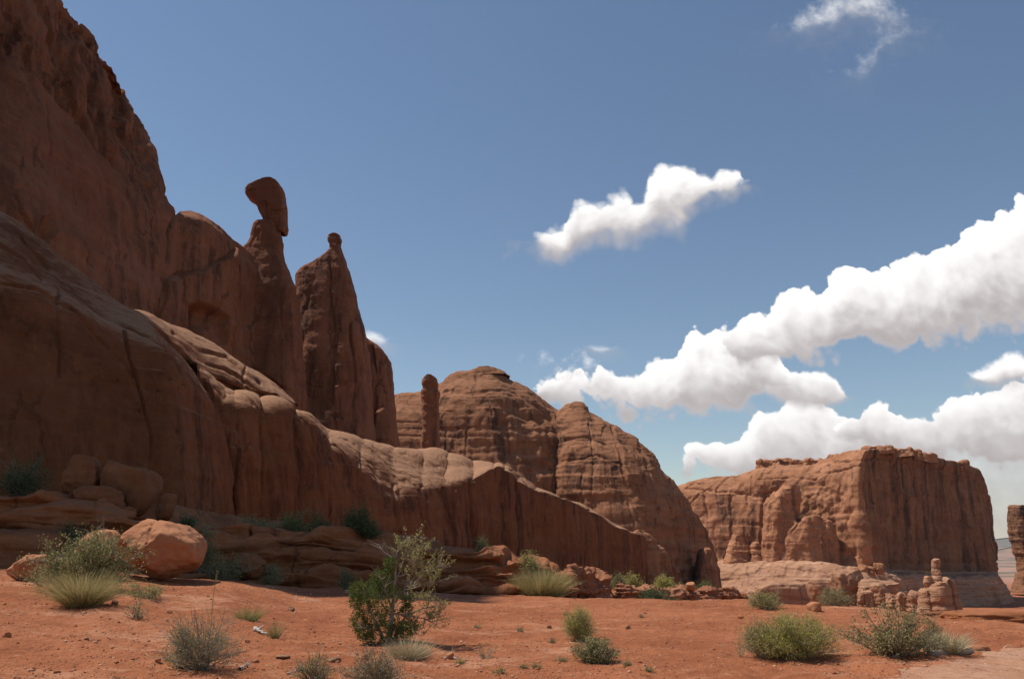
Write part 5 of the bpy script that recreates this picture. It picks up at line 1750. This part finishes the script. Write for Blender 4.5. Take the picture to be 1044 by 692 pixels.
def stick(name, label, cat, pts_px, r, mat, lift=0.03, seed=0):
    q = [on_ground(*p) for p in pts_px]
    o0 = q[0]
    p = hermite(np.array(q) - o0, 12)
    p[:, 2] += lift
    gq = np.random.default_rng(seed)
    p[1:-1] += gq.normal(size=(10, 3)) * r * 0.35
    mb = MB()
    tubes(mb, [(p, r * (1 + 0.4 * np.sin(np.linspace(0, 5, 12) + seed)) * np.linspace(1, .5, 12)), (np.stack([p[5], p[5] + (0.05, 0.02, 0.06), p[5] + (0.10, 0.02, 0.09)]), np.array((r * .6, r * .5, r * .2)))], 7)
    o = mb.build(name, mat)
    o.location = tuple(o0)
    return set_props(o, label, cat)


stick('wood_scrap', 'bleached scrap of dead wood left of the small straw tuft', 'wood', [(259, 643), (264, 645), (272, 648)], 0.035, WOOD, 0.04, 1)
stick('wood_scrap', 'white splinter of wood at the right foot of the twiggy grey shrub', 'wood', [(244, 683), (249, 681), (253, 678)], 0.018, WOOD, 0.02, 2)
stick('dead_branch', 'thin pale dead branch on the sand left of the sparse bottom shrub', 'wood', [(292, 688), (302, 685), (313, 684)], 0.012, WOOD, 0.02, 3)
stick('dead_branch', 'pale broken branch on the ground right of the juniper grass', 'wood', [(452, 673), (457, 670), (466, 672)], 0.014, WOOD, 0.02, 4)
# half buried timber by the path
import bmesh
q0, q1 = on_ground(949, 667), on_ground(988, 664.5)
bmx = bmesh.new()
bmesh.ops.create_cube(bmx, size=1.0)
L_ = np.linalg.norm(q1 - q0)
for v_ in bmx.verts:
    v_.co = Vector((v_.co.x * L_, v_.co.y * 0.16, v_.co.z * 0.09))
bmesh.ops.bevel(bmx, geom=bmx.edges[:], offset=0.012, segments=2, affect='EDGES')
bmesh.ops.subdivide_edges(bmx, edges=[e for e in bmx.edges if e.calc_length() > 0.3], cuts=14, use_grid_fill=True)
for v_ in bmx.verts:
    n_ = noise(np.array([[v_.co.x * 3, v_.co.y * 20, v_.co.z * 20]]))[0]
    v_.co += Vector((0, n_ * 0.008, n_ * 0.008))
me = bpy.data.meshes.new('wooden_plank')
bmx.to_mesh(me)
bmx.free()
me.materials.append(PLANK)
o = bpy.data.objects.new('wooden_plank', me)
COL.objects.link(o)
mid_ = (q0 + q1) / 2
o.location = (mid_[0], mid_[1], mid_[2] + 0.02)
o.rotation_euler = (0, 0, math.atan2(q1[1] - q0[1], q1[0] - q0[0]))
set_props(o, 'weathered grey plank lying between the open shrub and the gravel', 'plank')


# --- dry litter: crumbs of twigs and dead grass on the sand
g_ = np.random.default_rng(77)
mb = MB()
spots = [(84, 606, 60), (150, 608, 40), (205, 676, 60), (396, 652, 70), (415, 668, 50), (383, 688, 50), (592, 652, 26), (605, 672, 36), (812, 664, 80), (912, 664, 90), (966, 662, 40), (253, 632, 20), (318, 690, 40)]
bs_, dd_, ln = [], [], []
for px_, py_, r_ in spots:
    c_ = on_ground(px_, py_)
    n_ = int(r_ * 3)
    rad = r_ / F * c_[1] * 0.9
    q_ = c_[:2] + g_.normal(size=(n_, 2)) * rad * (0.6, 0.5)
    bs_.append(np.concatenate([q_, ground_z(q_[:, 0], q_[:, 1])[:, None] + 0.008], 1))
qx = g_.uniform(-10, 13, 900)
qy = g_.uniform(10, 27, 900)
bs_.append(np.stack([qx, qy, ground_z(qx, qy) + 0.008], 1))
bs_ = np.concatenate(bs_)
n_ = len(bs_)
d_ = g_.normal(size=(n_, 3)) * (1, 1, 0.18)
blades(mb, bs_, d_, g_.uniform(0.03, 0.16, n_), np.full(n_, 0.006), np.zeros(n_), g_)
set_props(mb.build('dry_litter', PALESTRAW, smooth=False), 'dry grass stalks and twig crumbs scattered over the sand', 'litter', kind='stuff')
